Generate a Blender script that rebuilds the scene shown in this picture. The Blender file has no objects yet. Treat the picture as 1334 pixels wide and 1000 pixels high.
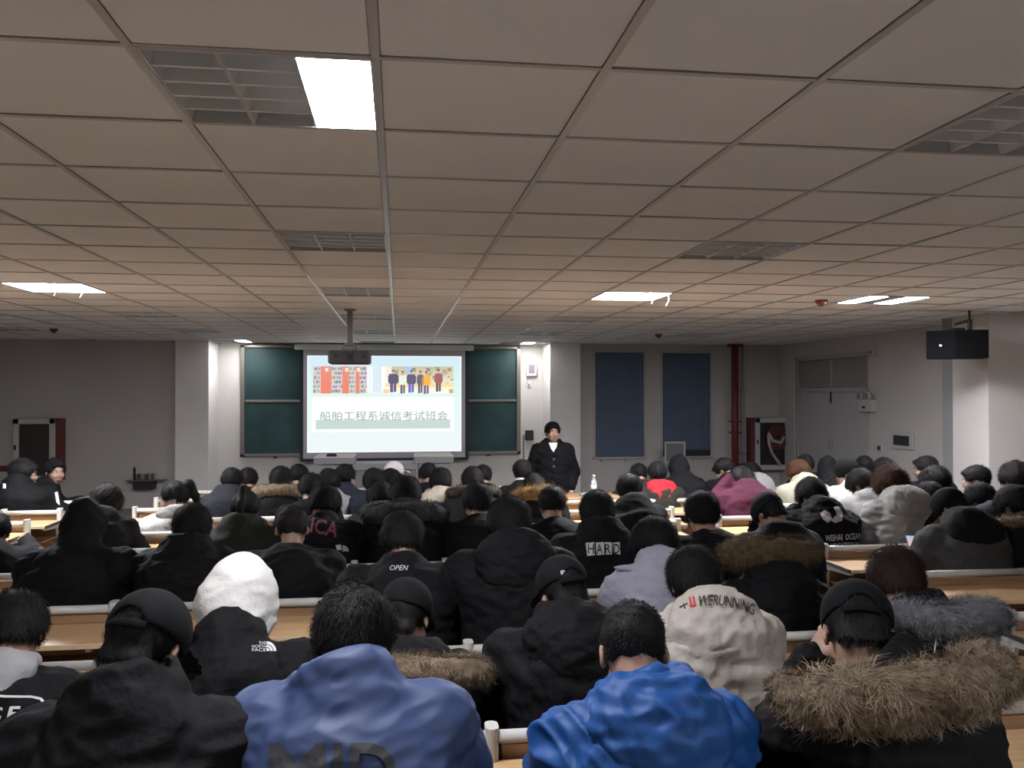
import bpy, bmesh, math, random
import numpy as np
from mathutils import Vector, Matrix, Euler
from mathutils.bvhtree import BVHTree

# ------------------------------------------------------------------ camera, world, exposure
SC = bpy.context.scene
COL = SC.collection
CAMZ = 1.9
FPX, YAW, PIT, ROLL = 1095.2, .1341, .0097, .0007
def _cam_axes():
    cy, sy = math.cos(YAW), math.sin(YAW)
    f = np.array([sy*math.cos(PIT), cy*math.cos(PIT), math.sin(PIT)])
    r = np.array([cy, -sy, 0.]); u = np.cross(r, f)
    r2 = r*math.cos(ROLL) - u*math.sin(ROLL); u2 = u*math.cos(ROLL) + r*math.sin(ROLL)
    return r2, u2, f
CR, CU, CF = _cam_axes()
cam = bpy.data.cameras.new('camera'); cam.sensor_width = 36.0; cam.lens = FPX/1334*36
cam.clip_start = .05; cam.clip_end = 60
camo = bpy.data.objects.new('camera', cam); COL.objects.link(camo)
camo.matrix_world = Matrix(((CR[0], CU[0], -CF[0], 0), (CR[1], CU[1], -CF[1], 0), (CR[2], CU[2], -CF[2], CAMZ), (0, 0, 0, 1)))
SC.camera = camo
wd = bpy.data.worlds.new('world'); SC.world = wd; wd.use_nodes = True
wd.node_tree.nodes['Background'].inputs[0].default_value = (.5, .5, .55, 1)
wd.node_tree.nodes['Background'].inputs[1].default_value = .02
SC.view_settings.view_transform = 'Standard'; SC.view_settings.look = 'None'
SC.view_settings.gamma = 1; SC.view_settings.use_curve_mapping = False
SC.view_settings.exposure = 0.0
LAMP = 205.0          # radiance of a lit fluorescent lane
SLIDE = 1.08         # radiance of the projected slide's white

def ray(x, y): return CR*((x-667)/FPX) - CU*((y-500)/FPX) + CF
def aty(x, y, Y): d = ray(x, y); d = d*(Y/d[1]); return Vector((d[0], d[1], d[2]+CAMZ))
def atz(x, y, z): d = ray(x, y); d = d*((z-CAMZ)/d[2]); return Vector((d[0], d[1], z))
def atx(x, y, X): d = ray(x, y); d = d*(X/d[0]); return Vector((d[0], d[1], d[2]+CAMZ))

# ------------------------------------------------------------------ materials
MATS = {}
def lin(c):
    return tuple(((v/255)/12.92 if v/255 <= .04045 else ((v/255+.055)/1.055)**2.4) for v in c)
def mat(name, col, rough=.6, metal=0., bump=0., bscale=60., var=0., vscale=8., spec=.5, sheen=0., emit=None, estr=0., stretch=None, attr=None, detail=4., coat=0., alpha=1.):
    if name in MATS: return MATS[name]
    m = bpy.data.materials.new(name); m.use_nodes = True; MATS[name] = m
    nt = m.node_tree; N = nt.nodes; L = nt.links; b = N['Principled BSDF']
    b.inputs['Base Color'].default_value = (*col, 1); b.inputs['Roughness'].default_value = rough
    b.inputs['Metallic'].default_value = metal; b.inputs['Specular IOR Level'].default_value = spec
    if sheen: b.inputs['Sheen Weight'].default_value = sheen
    if coat: b.inputs['Coat Weight'].default_value = coat
    if alpha < 1: b.inputs['Alpha'].default_value = alpha
    m.diffuse_color = (*col, 1)
    if emit is not None:
        b.inputs['Emission Color'].default_value = (*emit, 1); b.inputs['Emission Strength'].default_value = estr
    if bump or var:
        tc = N.new('ShaderNodeTexCoord'); mp = N.new('ShaderNodeMapping'); L.new(tc.outputs['Object'], mp.inputs[0])
        if stretch: mp.inputs['Scale'].default_value = stretch
    if bump:
        n = N.new('ShaderNodeTexNoise'); n.inputs['Scale'].default_value = bscale; n.inputs['Detail'].default_value = detail
        L.new(mp.outputs[0], n.inputs[0]); bp = N.new('ShaderNodeBump'); bp.inputs['Strength'].default_value = bump
        bp.inputs['Distance'].default_value = .01
        L.new(n.outputs[0], bp.inputs['Height']); L.new(bp.outputs[0], b.inputs['Normal'])
    if var:
        n2 = N.new('ShaderNodeTexNoise'); n2.inputs['Scale'].default_value = vscale; n2.inputs['Detail'].default_value = 5
        L.new(mp.outputs[0], n2.inputs[0]); rp = N.new('ShaderNodeValToRGB')
        e = rp.color_ramp.elements; e[0].position = .3; e[1].position = .7
        e[0].color = (*[max(0, c*(1-var)) for c in col], 1); e[1].color = (*[min(1, c*(1+var)) for c in col], 1)
        L.new(n2.outputs[0], rp.inputs[0]); L.new(rp.outputs[0], b.inputs['Base Color'])
    if attr:
        a = N.new('ShaderNodeAttribute'); a.attribute_name = attr
        if emit is not None: L.new(a.outputs['Color'], b.inputs['Emission Color'])
        else: L.new(a.outputs['Color'], b.inputs['Base Color'])
    return m

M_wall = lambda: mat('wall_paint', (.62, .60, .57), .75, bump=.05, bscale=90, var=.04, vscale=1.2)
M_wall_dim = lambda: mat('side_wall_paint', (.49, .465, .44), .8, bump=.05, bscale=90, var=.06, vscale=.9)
M_pillar = lambda: mat('pillar_paint', (.80, .78, .765), .7, bump=.04, bscale=90, var=.04, vscale=1.5)
M_tile = lambda: mat('ceiling_tile_board', (.82, .825, .815), .8, bump=.12, bscale=160, var=.03, vscale=2)
M_tee = lambda: mat('tee_bar_enamel', (.50, .49, .47), .28, spec=.6)
M_dark = lambda: mat('ceiling_void', (.05, .045, .04), .9)
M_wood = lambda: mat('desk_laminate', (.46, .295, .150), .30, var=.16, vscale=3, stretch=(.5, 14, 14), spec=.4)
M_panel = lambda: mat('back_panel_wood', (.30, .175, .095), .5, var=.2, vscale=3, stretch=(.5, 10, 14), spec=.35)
M_edge = lambda: mat('desk_edge_band', (.035, .028, .024), .5)
M_alu = lambda: mat('painted_aluminium', (.47, .47, .44), .38, spec=.5, var=.05, vscale=5)
M_black = lambda: mat('black_plastic', (.012, .012, .013), .45)
M_white = lambda: mat('white_plastic', (.66, .65, .62), .5)
M_red = lambda: mat('fire_red_paint', (.13, .018, .020), .5)
M_metal = lambda: mat('grey_metal', (.32, .32, .33), .35, metal=.7)

# ------------------------------------------------------------------ object helpers
def mesh_np(name, V, F, smooth=False):
    """V (n,3) array; F (m,k) array of equal-sided faces"""
    me = bpy.data.meshes.new(name); V = np.asarray(V, np.float32); F = np.asarray(F, np.int32)
    m, k = F.shape
    me.vertices.add(len(V)); me.vertices.foreach_set('co', V.ravel())
    me.loops.add(m*k); me.loops.foreach_set('vertex_index', F.ravel())
    me.polygons.add(m); me.polygons.foreach_set('loop_start', np.arange(0, m*k, k, dtype=np.int32))
    if smooth: me.polygons.foreach_set('use_smooth', np.ones(m, bool))
    me.update(calc_edges=True)
    return me
def link(name, me, m=None, parent=None, loc=None, rot=None):
    if m is not None and me is not None and len(me.materials) == 0: me.materials.append(m)
    o = bpy.data.objects.new(name, me); COL.objects.link(o)
    if parent is not None: o.parent = parent
    if loc is not None: o.location = loc
    if rot is not None: o.rotation_euler = rot
    return o
def link_own(name, me, m, parent=None):
    """shared mesh, material held by the object"""
    if len(me.materials) == 0: me.materials.append(None)
    o = bpy.data.objects.new(name, me); COL.objects.link(o)
    if parent is not None: o.parent = parent
    o.material_slots[0].link = 'OBJECT'; o.material_slots[0].material = m
    return o
def tag(o, label=None, cat=None, group=None, kind=None):
    if label: o['label'] = label
    if cat: o['category'] = cat
    if group: o['group'] = group
    if kind: o['kind'] = kind
    return o
def empty(name, loc=(0, 0, 0), rz=0, label=None, cat=None, group=None, kind=None, parent=None):
    o = bpy.data.objects.new(name, None); COL.objects.link(o); o.location = loc; o.rotation_euler = (0, 0, rz)
    o.empty_display_size = .1
    if parent is not None: o.parent = parent
    return tag(o, label, cat, group, kind)
class MB:
    def __init__(s): s.bm = bmesh.new()
    def box(s, lo, hi, bev=0., seg=2, mi=0, mtx=None):
        lo, hi = Vector(lo), Vector(hi); c = (lo+hi)/2; d = hi-lo
        r = bmesh.ops.create_cube(s.bm, size=1); vs = r['verts']
        for v in vs: v.co = Vector((v.co.x*d.x, v.co.y*d.y, v.co.z*d.z))+c
        fs = {f for v in vs for f in v.link_faces}
        for f in fs: f.material_index = mi
        if bev:
            es = {e for v in vs for e in v.link_edges}
            rr = bmesh.ops.bevel(s.bm, geom=list(es), offset=bev, segments=seg, affect='EDGES', profile=.5)
            vs = list({v for f in rr['faces'] for v in f.verts} | {v for v in vs if v.is_valid})
        if mtx is not None: bmesh.ops.transform(s.bm, matrix=mtx, verts=[v for v in vs if v.is_valid])
        return s
    def tube(s, pts, r, n=10, sx=1., sz=1., cap=True, mi=0):
        pts = [Vector(p) for p in pts]; rings = []
        rs = r if isinstance(r, (list, tuple)) else [r]*len(pts)
        for i, p in enumerate(pts):
            t = (pts[min(i+1, len(pts)-1)]-pts[max(i-1, 0)]).normalized()
            ref = Vector((0, 0, 1)) if abs(t.z) < .9 else Vector((0, 1, 0))
            a = t.cross(ref).normalized(); b = a.cross(t).normalized()
            rings.append([s.bm.verts.new(p + a*math.cos(2*math.pi*k/n)*rs[i]*sx + b*math.sin(2*math.pi*k/n)*rs[i]*sz) for k in range(n)])
        for i in range(len(rings)-1):
            for k in range(n):
                f = s.bm.faces.new((rings[i][k], rings[i][(k+1) % n], rings[i+1][(k+1) % n], rings[i+1][k])); f.smooth = True; f.material_index = mi
        if cap:
            for rg in (rings[0], rings[-1]):
                try: f = s.bm.faces.new(rg); f.material_index = mi
                except ValueError: pass
        return s
    def prism(s, poly, z0, z1, mi=0, axis='z'):
        def P(a, b, h):
            return (a, b, h) if axis == 'z' else ((a, h, b) if axis == 'y' else (h, a, b))
        lo = [s.bm.verts.new(P(a, b, z0)) for a, b in poly]; hi = [s.bm.verts.new(P(a, b, z1)) for a, b in poly]
        fs = [s.bm.faces.new(lo[::-1]), s.bm.faces.new(hi)]
        n = len(poly)
        for i in range(n): fs.append(s.bm.faces.new((lo[i], lo[(i+1) % n], hi[(i+1) % n], hi[i])))
        for f in fs: f.material_index = mi
        return s
    def quad(s, pts, mi=0):
        f = s.bm.faces.new([s.bm.verts.new(p) for p in pts]); f.material_index = mi; return s
    def mesh(s, name):
        bmesh.ops.recalc_face_normals(s.bm, faces=s.bm.faces)
        me = bpy.data.meshes.new(name); s.bm.to_mesh(me); s.bm.free(); return me
    def build(s, name, m, parent=None, loc=None, rot=None, kind=None, extra=()):
        me = s.mesh(name)
        me.materials.append(m)
        for e in extra: me.materials.append(e)
        o = link(name, me, None, parent, loc, rot)
        if kind: o['kind'] = kind
        return o
def text_mesh(txt, size=1., bold=0., shear=0.):
    cu = bpy.data.curves.new('t', 'FONT'); cu.body = txt; cu.size = size; cu.align_x = 'CENTER'; cu.align_y = 'CENTER'
    cu.offset = bold; cu.shear = shear; cu.resolution_u = 3
    o = bpy.data.objects.new('t', cu); COL.objects.link(o)
    bpy.context.view_layer.update()
    me = bpy.data.meshes.new_from_object(o.evaluated_get(bpy.context.evaluated_depsgraph_get()))
    bpy.data.objects.remove(o); bpy.data.curves.remove(cu)
    V = np.array([v.co[:] for v in me.vertices], np.float32).reshape(-1, 3)
    F = [tuple(p.vertices) for p in me.polygons]
    bpy.data.meshes.remove(me)
    return V, F

# ------------------------------------------------------------------ the room
FRONT, PIL, SIDEW, RIGHTX, LEFTX, BACKY = 15.1, 14.35, 14.5, 6.85, -6.75, -3.0
CEIL = CAMZ + .8504
GX, GY, TS = -.059, 2.159, .6
PLX0, PLX1 = -3.62, -3.09      # left pillar
PRX0, PRX1 = 2.60, 3.14        # right pillar
def structure(name, lo, hi, m, bev=0):
    return MB().box(lo, hi, bev).build(name, m, kind='structure')

fl = structure('floor', (LEFTX-.2, BACKY-.2, -.1), (RIGHTX+.2, FRONT+.2, 0), mat('floor_terrazzo', (.20, .17, .145), .45, var=.15, vscale=40))
structure('wall_front', (PLX0-.05, FRONT, 0), (PRX1+.05, FRONT+.2, CEIL+.3), M_wall())
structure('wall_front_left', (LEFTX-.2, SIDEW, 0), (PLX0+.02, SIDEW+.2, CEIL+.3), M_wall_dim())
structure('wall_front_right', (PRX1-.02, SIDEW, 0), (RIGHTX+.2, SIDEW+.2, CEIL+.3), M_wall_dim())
structure('wall_left', (LEFTX-.2, BACKY, 0), (LEFTX, SIDEW, CEIL+.3), M_wall())
structure('wall_back', (LEFTX-.2, BACKY-.2, 0), (RIGHTX+.2, BACKY, CEIL+.3), M_wall())
structure('pillar_left', (PLX0, PIL, 0), (PLX1, FRONT+.05, CEIL+.02), M_pillar(), .008)
structure('pillar_right', (PRX0, PIL, 0), (PRX1, FRONT+.05, CEIL+.02), M_pillar(), .008)
# right wall with the recessed double door and its transom
DY0, DY1 = 11.55, 13.9
wr = empty('wall_right', kind='structure')
for lo, hi in (((RIGHTX, BACKY, 0), (RIGHTX+.2, DY0, CEIL+.3)), ((RIGHTX, DY1, 0), (RIGHTX+.2, SIDEW, CEIL+.3)),
               ((RIGHTX, DY0, 2.50), (RIGHTX+.2, DY1, CEIL+.3))):
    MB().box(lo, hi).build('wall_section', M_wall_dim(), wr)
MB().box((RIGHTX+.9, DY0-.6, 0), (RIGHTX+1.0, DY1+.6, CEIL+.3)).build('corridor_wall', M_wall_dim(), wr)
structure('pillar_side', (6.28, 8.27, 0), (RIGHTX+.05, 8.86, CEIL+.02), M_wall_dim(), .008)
MB().box((6.30, 8.86, 0), (RIGHTX+.03, 9.07, CEIL), .004).build('trim_1', mat('strip_grey', (.20, .20, .20), .6), kind='structure')  # dark grey box filling the strip beside the side pillar
dr = empty('door_1', (RIGHTX, (DY0+DY1)/2, 0), kind='structure')
hw = (DY1-DY0)/2; dm = mat('door_paint', (.40, .39, .40), .55, var=.03)
MB().box((.02, -hw, 0), (.10, -hw+.07, 2.5), .006).box((.02, hw-.07, 0), (.10, hw, 2.5), .006).box((.02, -hw, 2.43), (.10, hw, 2.5), .006).box((.02, -hw, 1.90), (.10, hw, 1.97), .006).build('door_frame', mat('door_frame_paint', (.37, .35, .34), .55), dr)
for s in (-1, 1):
    d = MB().box((.05, min(s*.004, s*(hw-.075)), .01), (.09, max(s*.004, s*(hw-.075)), 1.895), .004).build('door_leaf', dm, dr)
    MB().box((.03, min(s*.03, s*.05), .98), (.05, max(s*.03, s*.05), 1.16), .006).build('door_handle', M_metal(), d)
MB().box((.035, -.012, 1.72), (.05, .012, 1.90)).build('door_bolt', M_black(), dr)
gm = mat('transom_glass', (.30, .27, .24), .15, spec=.6)
for s in (-1, 1):
    MB().box((.06, min(s*.03, s*(hw-.075)), 1.975), (.07, max(s*.03, s*(hw-.075)), 2.425)).build('transom_pane', gm, dr)
MB().box((.05, -.03, 1.97), (.09, .03, 2.43), .004).build('transom_mullion', mat('door_frame_paint', (0, 0, 0)), dr)

# ceiling: boards, tee bars, louvre lights
ceil = empty('ceiling', kind='structure')
MB().box((LEFTX-.2, BACKY-.2, CEIL+.25), (RIGHTX+.2, FRONT+.2, CEIL+.3)).build('slab_soffit', M_dark(), ceil)
rnd = random.Random(4)
i0, i1 = math.floor((LEFTX-GX)/TS), math.ceil((RIGHTX-GX)/TS)
j0, j1 = math.floor((BACKY-GY)/TS), math.ceil((FRONT-GY)/TS)
FIX = {(i, j): '000' for i in (-9, -5, -1, 3, 7) for j in range(0, 21, 4)}
FIX[(-1, 0)] = '001'; FIX[(-5, 8)] = '111'; FIX[(3, 8)] = '111'; FIX[(7, 8)] = '101'; FIX[(-5, 20)] = '001'; FIX[(3, 20)] = '001'
FIX[(-5, -4)] = '100'; FIX[(3, -4)] = '001'  # unseen lit fixtures added behind the camera to light the foreground
for k in list(FIX):
    if not (i0 <= k[0] and (k[0]+1)*TS+GX < RIGHTX): FIX.pop(k)
h = TS/2-.0108
tile_me = MB().box((-h, -h, 0), (h, h, .014), .004, 1).mesh('ceiling_tile'); tile_me.materials.append(M_tile())
cand, far = [], []
for i in range(i0, i1):
    for j in range(j0, j1):
        if (i, j) in FIX: continue
        cx, cy = GX+TS*(i+.5), GY+TS*(j+.5)
        if j in (j0, j1-1) or i in (i0, i1-1):
            far.append((i, j)); continue
        c = np.array([cx, cy, CEIL-CAMZ]); zc = c@CF
        if zc > .3:
            u, v = 667+FPX*(c@CR)/zc, 500-FPX*(c@CU)/zc
            if -200 < u < 1534 and v > -250: cand.append((cy, i, j)); continue
        far.append((i, j))
cand.sort()
far += [(i, j) for _, i, j in cand[300:]]
def tile_pose(): return rnd.gauss(0, .0014), rnd.gauss(0, .0014), abs(rnd.gauss(0, .0008))
for _, i, j in cand[:300]:
    a, b, dz = tile_pose()
    link('ceiling_tile', tile_me, None, ceil, (GX+TS*(i+.5), GY+TS*(j+.5), CEIL+.0018+dz), (a, b, 0))
mb = MB()
for i, j in far:
    a, b, dz = tile_pose(); x0, y0 = GX+TS*i, GY+TS*j
    x0c, x1c = max(x0+.0108, LEFTX-.05), min(x0+TS-.0108, RIGHTX+.05); y0c, y1c = max(y0+.0108, BACKY-.05), min(y0+TS-.0108, FRONT+.05)
    if x1c-x0c < .03 or y1c-y0c < .03: continue
    mb.box((x0c, y0c, CEIL+.0018+dz), (x1c, y1c, CEIL+.0158+dz), 0, mtx=Matrix.Translation((x0+.3, y0+.3, CEIL)) @ Euler((a, b, 0)).to_matrix().to_4x4() @ Matrix.Translation((-x0-.3, -y0-.3, -CEIL)))
mb.build('ceiling_tile_field', M_tile(), ceil, kind='stuff')
for i in range(i0+1, i1):
    x = GX+TS*i
    MB().box((x-.0115, BACKY, CEIL-.002), (x+.0115, FRONT, CEIL+.001)).box((x-.002, BACKY, CEIL+.001), (x+.002, FRONT, CEIL+.03)).build('tee_bar', M_tee(), ceil)
for j in range(j0+1, j1):
    y = GY+TS*j
    MB().box((LEFTX, y-.010, CEIL-.001), (RIGHTX, y+.010, CEIL+.0015)).box((LEFTX, y-.002, CEIL+.0015), (RIGHTX, y+.002, CEIL+.03)).build('cross_tee', M_tee(), ceil)
# louvre fixtures
M_louv = mat('louvre_mirror', (.74, .76, .75), .32, metal=.35)
M_tray = mat('louvre_tray', (.68, .70, .69), .30, metal=.35)
M_lamp = mat('lit_tube_cover', (.9, .9, .9), .5, emit=(.94, .95, 1.03), estr=LAMP)
M_lamp_front = mat('dimmed_tube_cover', (.9, .9, .9), .5, emit=(.97, .95, .95), estr=LAMP*.32)   # same tubes over the chalkboard, strength cut to tame the front wall
B_ME = MB().prism([(-.092, 0), (.092, 0), (.080, .046), (-.080, .046)], -.006, .006, axis='y').mesh('louvre_blade'); B_ME.materials.append(M_louv)
S_ME = []
for sd_ in (-1, 1):
    me_ = MB().prism([(sd_*.096, 0), (sd_*.091, 0), (sd_*.075, .05), (sd_*.092, .05)], -.28, .28, axis='y').mesh('louvre_reflector'); me_.materials.append(M_louv); S_ME.append(me_)
fr = MB()
for s in (-1, 1): fr.box((min(s*.286, s*.3), -.3, -.003), (max(s*.286, s*.3), .3, .06)).box((-.3, min(s*.282, s*.3), -.003), (.3, max(s*.282, s*.3), .06)).box((s*.0955-.004, -.29, -.001), (s*.0955+.004, .29, .05))
F_ME = fr.mesh('light_frame'); F_ME.materials.append(mat('light_frame_enamel', (.45, .45, .45), .35))
T_ME = MB().box((-.29, -.29, .055), (.29, .29, .075)).mesh('light_tray'); T_ME.materials.append(M_tray)
LT_ME = MB().tube([(0, -.27, .045), (0, .27, .045)], .008, 8).mesh('dead_tube'); LT_ME.materials.append(mat('dead_tube_glass', (.5, .5, .5), .3))
LIT_ME = MB().box((-.0915, -.281, .002), (.0915, .281, .012), .003).mesh('lit_diffuser'); LIT_ME.materials.append(M_lamp)
DIM_ME = LIT_ME.copy(); DIM_ME.materials.clear(); DIM_ME.materials.append(M_lamp_front)
LLAB = {(-1, 0): 'louvre ceiling light with only its bright third lane lit, nearest overhead', (-5, 8): 'fully lit square ceiling light over the seats by the grey side wall',
        (3, 8): 'fully lit square ceiling light with two loose wires hanging', (7, 8): 'ceiling light with two lit outer lanes and dark middle lane',
        (-5, 20): 'small lit ceiling light over the chalkboard end beside the grey-walled pillar', (3, 20): 'small lit ceiling light over the thermostat beside the chalkboard',
        (-1, 4): 'unlit louvre light with copper reflections in two lanes', (-1, 8): 'unlit louvre light with copper reflection in one lane', (-1, 12): 'unlit louvre light directly beside the projector pole',
        (-1, 16): 'unlit louvre light just above the projection screen', (3, 0): 'large unlit louvre light cut by the picture edge overhead', (3, 4): 'unlit louvre light between the picture-edge one and the wired lit one'}
ns = {-9: 'outermost row by the side wall', -5: 'row over the fire cabinet side', -1: 'row over the projector', 3: 'row above the standing man', 7: 'row over the windows'}
nj = {-4: 'rearmost', 0: 'first', 4: 'second', 8: 'third', 12: 'fourth', 16: 'fifth', 20: 'last'}
for (i, j), pat in FIX.items():
    lab = LLAB.get((i, j), '%s unlit louvre ceiling light in the %s' % (nj[j], ns[i]) if j >= 0 else '%s unseen lit ceiling light added in the %s' % (nj[j], ns[i]))
    rt = empty('ceiling_light', (GX+TS*(i+.5), GY+TS*(j+.5), CEIL), label=lab, cat='ceiling light', group='square louvre lights in the ceiling grid')
    link('light_frame', F_ME, None, rt); link('light_tray', T_ME, None, rt)
    for k in range(3):
        x = (k-1)*.191
        if pat[k] == '1': link('lit_diffuser', LIT_ME if j < 20 else DIM_ME, None, rt, (x, 0, 0))
        else:
            [link('louvre_reflector', m_, None, rt, (x, 0, 0)) for m_ in S_ME]; [link('louvre_blade', B_ME, None, rt, (x, -.28+.112*q, .002)) for q in range(1, 5)]
            link('dead_tube', LT_ME, None, rt, (x, 0, 0))
    if (i, j) in ((3, 8), (-5, 8)):
        for sx, sy in ((.12, -.29), (.28, -.2)):
            MB().tube([(sx, sy, 0), (sx+.01, sy-.01, -.05), (sx-.02, sy-.02, -.10)], .004, 6).build('loose_wire', M_white(), rt)
# heat detectors
for x, y, lab in ((1070, 394, 'red heat detector on the ceiling nearest the two-lane light'), (858, 438, 'red heat detector on the ceiling above the blue window blinds'), (70, 431, 'dark detector on the ceiling above the side fire cabinet')):
    p = atz(x, y-3, CEIL)
    rt = empty('heat_detector', p, label=lab, cat='detector', group='detectors on the ceiling')
    MB().tube([(0, 0, 0), (0, 0, -.015)], .055, 16).build('detector_base', mat('detector_red', (.22, .05, .03), .5), rt)
    MB().tube([(0, 0, -.015), (0, 0, -.035), (0, 0, -.055)], [.045, .04, .022], 16).build('detector_head', mat('detector_red', (0, 0, 0)), rt)

# ------------------------------------------------------------------ front wall: chalkboard, screen, podium
def rect(x0, y0, x1, y1, Y):
    a, b = aty(x0, y1, Y), aty(x1, y0, Y); return a.x, b.x, a.z, b.z
bx0, bx1, bz0, bz1 = rect(313, 448, 678, 595, FRONT-.06)
bz1 = min(bz1, CEIL-.02)
cb = empty('chalkboard', ((bx0+bx1)/2, FRONT-.05, bz0), label='wide dark green sliding chalkboard in a bronze frame behind the screen', cat='chalkboard')
W, H = bx1-bx0, bz1-bz0; fm = mat('chalkboard_frame', (.20, .185, .165), .4, metal=.5)
MB().box((-W/2, -.05, 0), (-W/2+.075, .045, H), .008).box((W/2-.075, -.05, 0), (W/2, .045, H), .008).box((-W/2, -.05, 0), (W/2, .045, .055), .008).box((-W/2, -.05, H-.06), (W/2, .045, H), .012).build('board_frame', fm, cb)
bm_ = mat('chalkboard_green', (.020, .050, .052), .5, var=.35, vscale=1.6, spec=.3)
for s in (-1, 1):
    for z0, z1, dy in ((.055, H/2, .0), (H/2, H-.06, .018)):
        x0, x1 = sorted((s*.005, s*(W/2-.075)))
        p = MB().box((x0, -.012+dy, z0), (x1, .0+dy, z1)).build('board_panel', bm_, cb)
        if dy == 0: MB().box((x0, -.03, H/2-.03), (x1, .0, H/2+.012), .004).build('board_rail', fm, p)
    MB().box((s*W*.38-.03, -.03, -.03), (s*W*.38+.03, .0, 0)).build('board_bracket', M_black(), cb)
# projection screen
SY = FRONT-.28
sx0, sx1, sz0, sz1 = rect(395, 456, 606, 597.5, SY)
ps = empty('projection_screen', ((sx0+sx1)/2, SY, sz0), label='pull-down projection screen showing a pale slide with Chinese title', cat='screen')
SW, SH = sx1-sx0, sz1-sz0
MB().box((-SW/2, 0, 0), (SW/2, .006, SH)).build('screen_fabric', mat('screen_fabric', (.46, .44, .49), .8), ps)
hx0, hx1, hz0, hz1 = rect(383, 447.5, 617, 456, SY)
MB().box((-SW/2-.15, -.04, SH-.01), (SW/2+.15, .08, SH+.095), .02).build('screen_housing', M_white(), ps)
MB().box((-SW/2-.05, -.012, -.05), (SW/2+.05, .02, 0), .006).build('weight_bar', mat('bar_and_shade_black', (.01, .01, .014), .5), ps)
MB().box((-SW/2-.06, .012, -.02), (-SW/2+.0, .018, SH)).box((SW/2-.0, .012, -.02), (SW/2+.06, .018, SH)).build('shade_strip', mat('bar_and_shade_black', (0, 0, 0)), ps)  # dark strips stand in for the shadow on the board beside the screen
def slide():
    x0, x1, z0, z1 = rect(400, 464, 601, 589.5, SY-.002)
    cx = (sx0+sx1)/2
    V, F, C = [], [], []
    def q(u0, v0, u1, v1, c, lay=0, c2=None):
        n = len(V); y = -.003-.0006*lay
        for u, v in ((u0, v1), (u1, v1), (u1, v0), (u0, v0)):
            V.append((x0-cx+(u-30)/1220*(x1-x0), y, z1-sz0-(v-55)/760*(z1-z0)))
        F.append((n, n+1, n+2, n+3)); c2 = c2 or c
        C.append([c2, c2, c, c])
    q(30, 55, 1250, 380, (196, 224, 238), 0, (212, 240, 232)); q(30, 380, 1250, 815, (212, 240, 232), 0, (228, 236, 238))
    for a in ((30, 55, 1250, 62), (30, 808, 1250, 815), (30, 55, 38, 815), (1242, 55, 1250, 815)): q(*a, (250, 252, 255), 1)
    q(75, 138, 545, 352, (232, 240, 244), 1); q(495, 138, 640, 352, (225, 235, 242), 1)
    for k in range(4): q(548+k*17, 140, 556+k*17, 340, (196, 212, 228), 2)
    r = random.Random(9)
    q(75, 138, 495, 352, (206, 196, 200), 2)
    for a, b in ((135, 218), (303, 355), (408, 438)): q(a, 138, b, 352, (226, 128, 104), 4, (232, 112, 86))
    for a in (170, 325, 418): q(a, 150, a+24, 180, (250, 225, 205), 5)
    for a, b in ((78, 132), (220, 302), (357, 407), (440, 492)):
        for row in range(6):
            y = 142+row*35; x = a
            q(a, y+27, b, y+33, (225, 205, 195), 4)
            while x < b-5:
                w = r.uniform(4, 10); q(x, y+r.uniform(0, 8), min(x+w, b), y+27, r.choice([(150, 130, 160), (200, 200, 150), (130, 150, 190), (210, 180, 180), (170, 190, 170), (110, 110, 140)]), 3); x += w
    q(640, 138, 1185, 352, (196, 178, 138), 2, (250, 245, 225)); q(610, 138, 690, 352, (245, 245, 240), 2)
    for k in range(40):
        x, y = r.uniform(690, 1170), r.uniform(138, 270); w = r.uniform(14, 40)
        q(x, y, min(x+w, 1185), y+w*.8, r.choice([(150, 150, 110), (190, 170, 120), (130, 130, 110), (220, 190, 120), (170, 180, 160)]), 3)
    q(805, 138, 850, 190, (150, 195, 240), 4); q(640, 270, 1185, 300, (240, 215, 150), 4); q(625, 318, 670, 350, (235, 205, 150), 4); q(1150, 318, 1185, 350, (200, 160, 110), 5)
    def fig(x, c, lg, w=34, top=165, dk=(60, 50, 70)):
        q(x-10, top, x+10, top+12, dk, 6); q(x-9, top+10, x+9, top+30, (200, 160, 140), 6)
        q(x-w*.9, top+32, x+w*.9, top+110, c, 6); q(x-w*1.1, top+45, x-w*.8, top+100, c, 6); q(x+w*.8, top+45, x+w*1.1, top+100, c, 6)
        q(x-w*.7, top+108, x-2, top+178, lg, 6); q(x+2, top+108, x+w*.6, top+175, lg, 6)
    fig(705, (75, 65, 95), (80, 70, 120), 38); fig(780, (225, 235, 215), (90, 75, 90), 28, 175); fig(848, (80, 70, 100), (80, 85, 190), 34, 168)
    fig(920, (90, 80, 100), (70, 65, 100), 26, 172); fig(968, (240, 170, 50), (110, 90, 130), 32, 178); fig(1066, (150, 80, 80), (70, 65, 70), 30, 160)
    q(65, 380, 1190, 655, (253, 254, 253), 2); q(97, 560, 1160, 632, (184, 206, 199), 4)
    q(84, 400, 88, 640, (235, 245, 242), 3); q(1158, 400, 1164, 560, (228, 238, 236), 3)
    me = mesh_np('projected_slide', np.array(V), np.array(F))
    ca = me.color_attributes.new('slide', 'FLOAT_COLOR', 'CORNER')
    flat = np.array([[*lin([v*.86+255*.14 for v in c]), 1] for f in C for c in f], np.float32)
    ca.data.foreach_set('color', flat.ravel())
    m = mat('slide_light', (.02, .02, .02), .8, emit=(1, 1, 1), estr=SLIDE, attr='slide')
    link('projected_slide', me, m, ps)
    V2, F2 = text_mesh('船舶工程系诚信考试班会', 1.)
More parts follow.
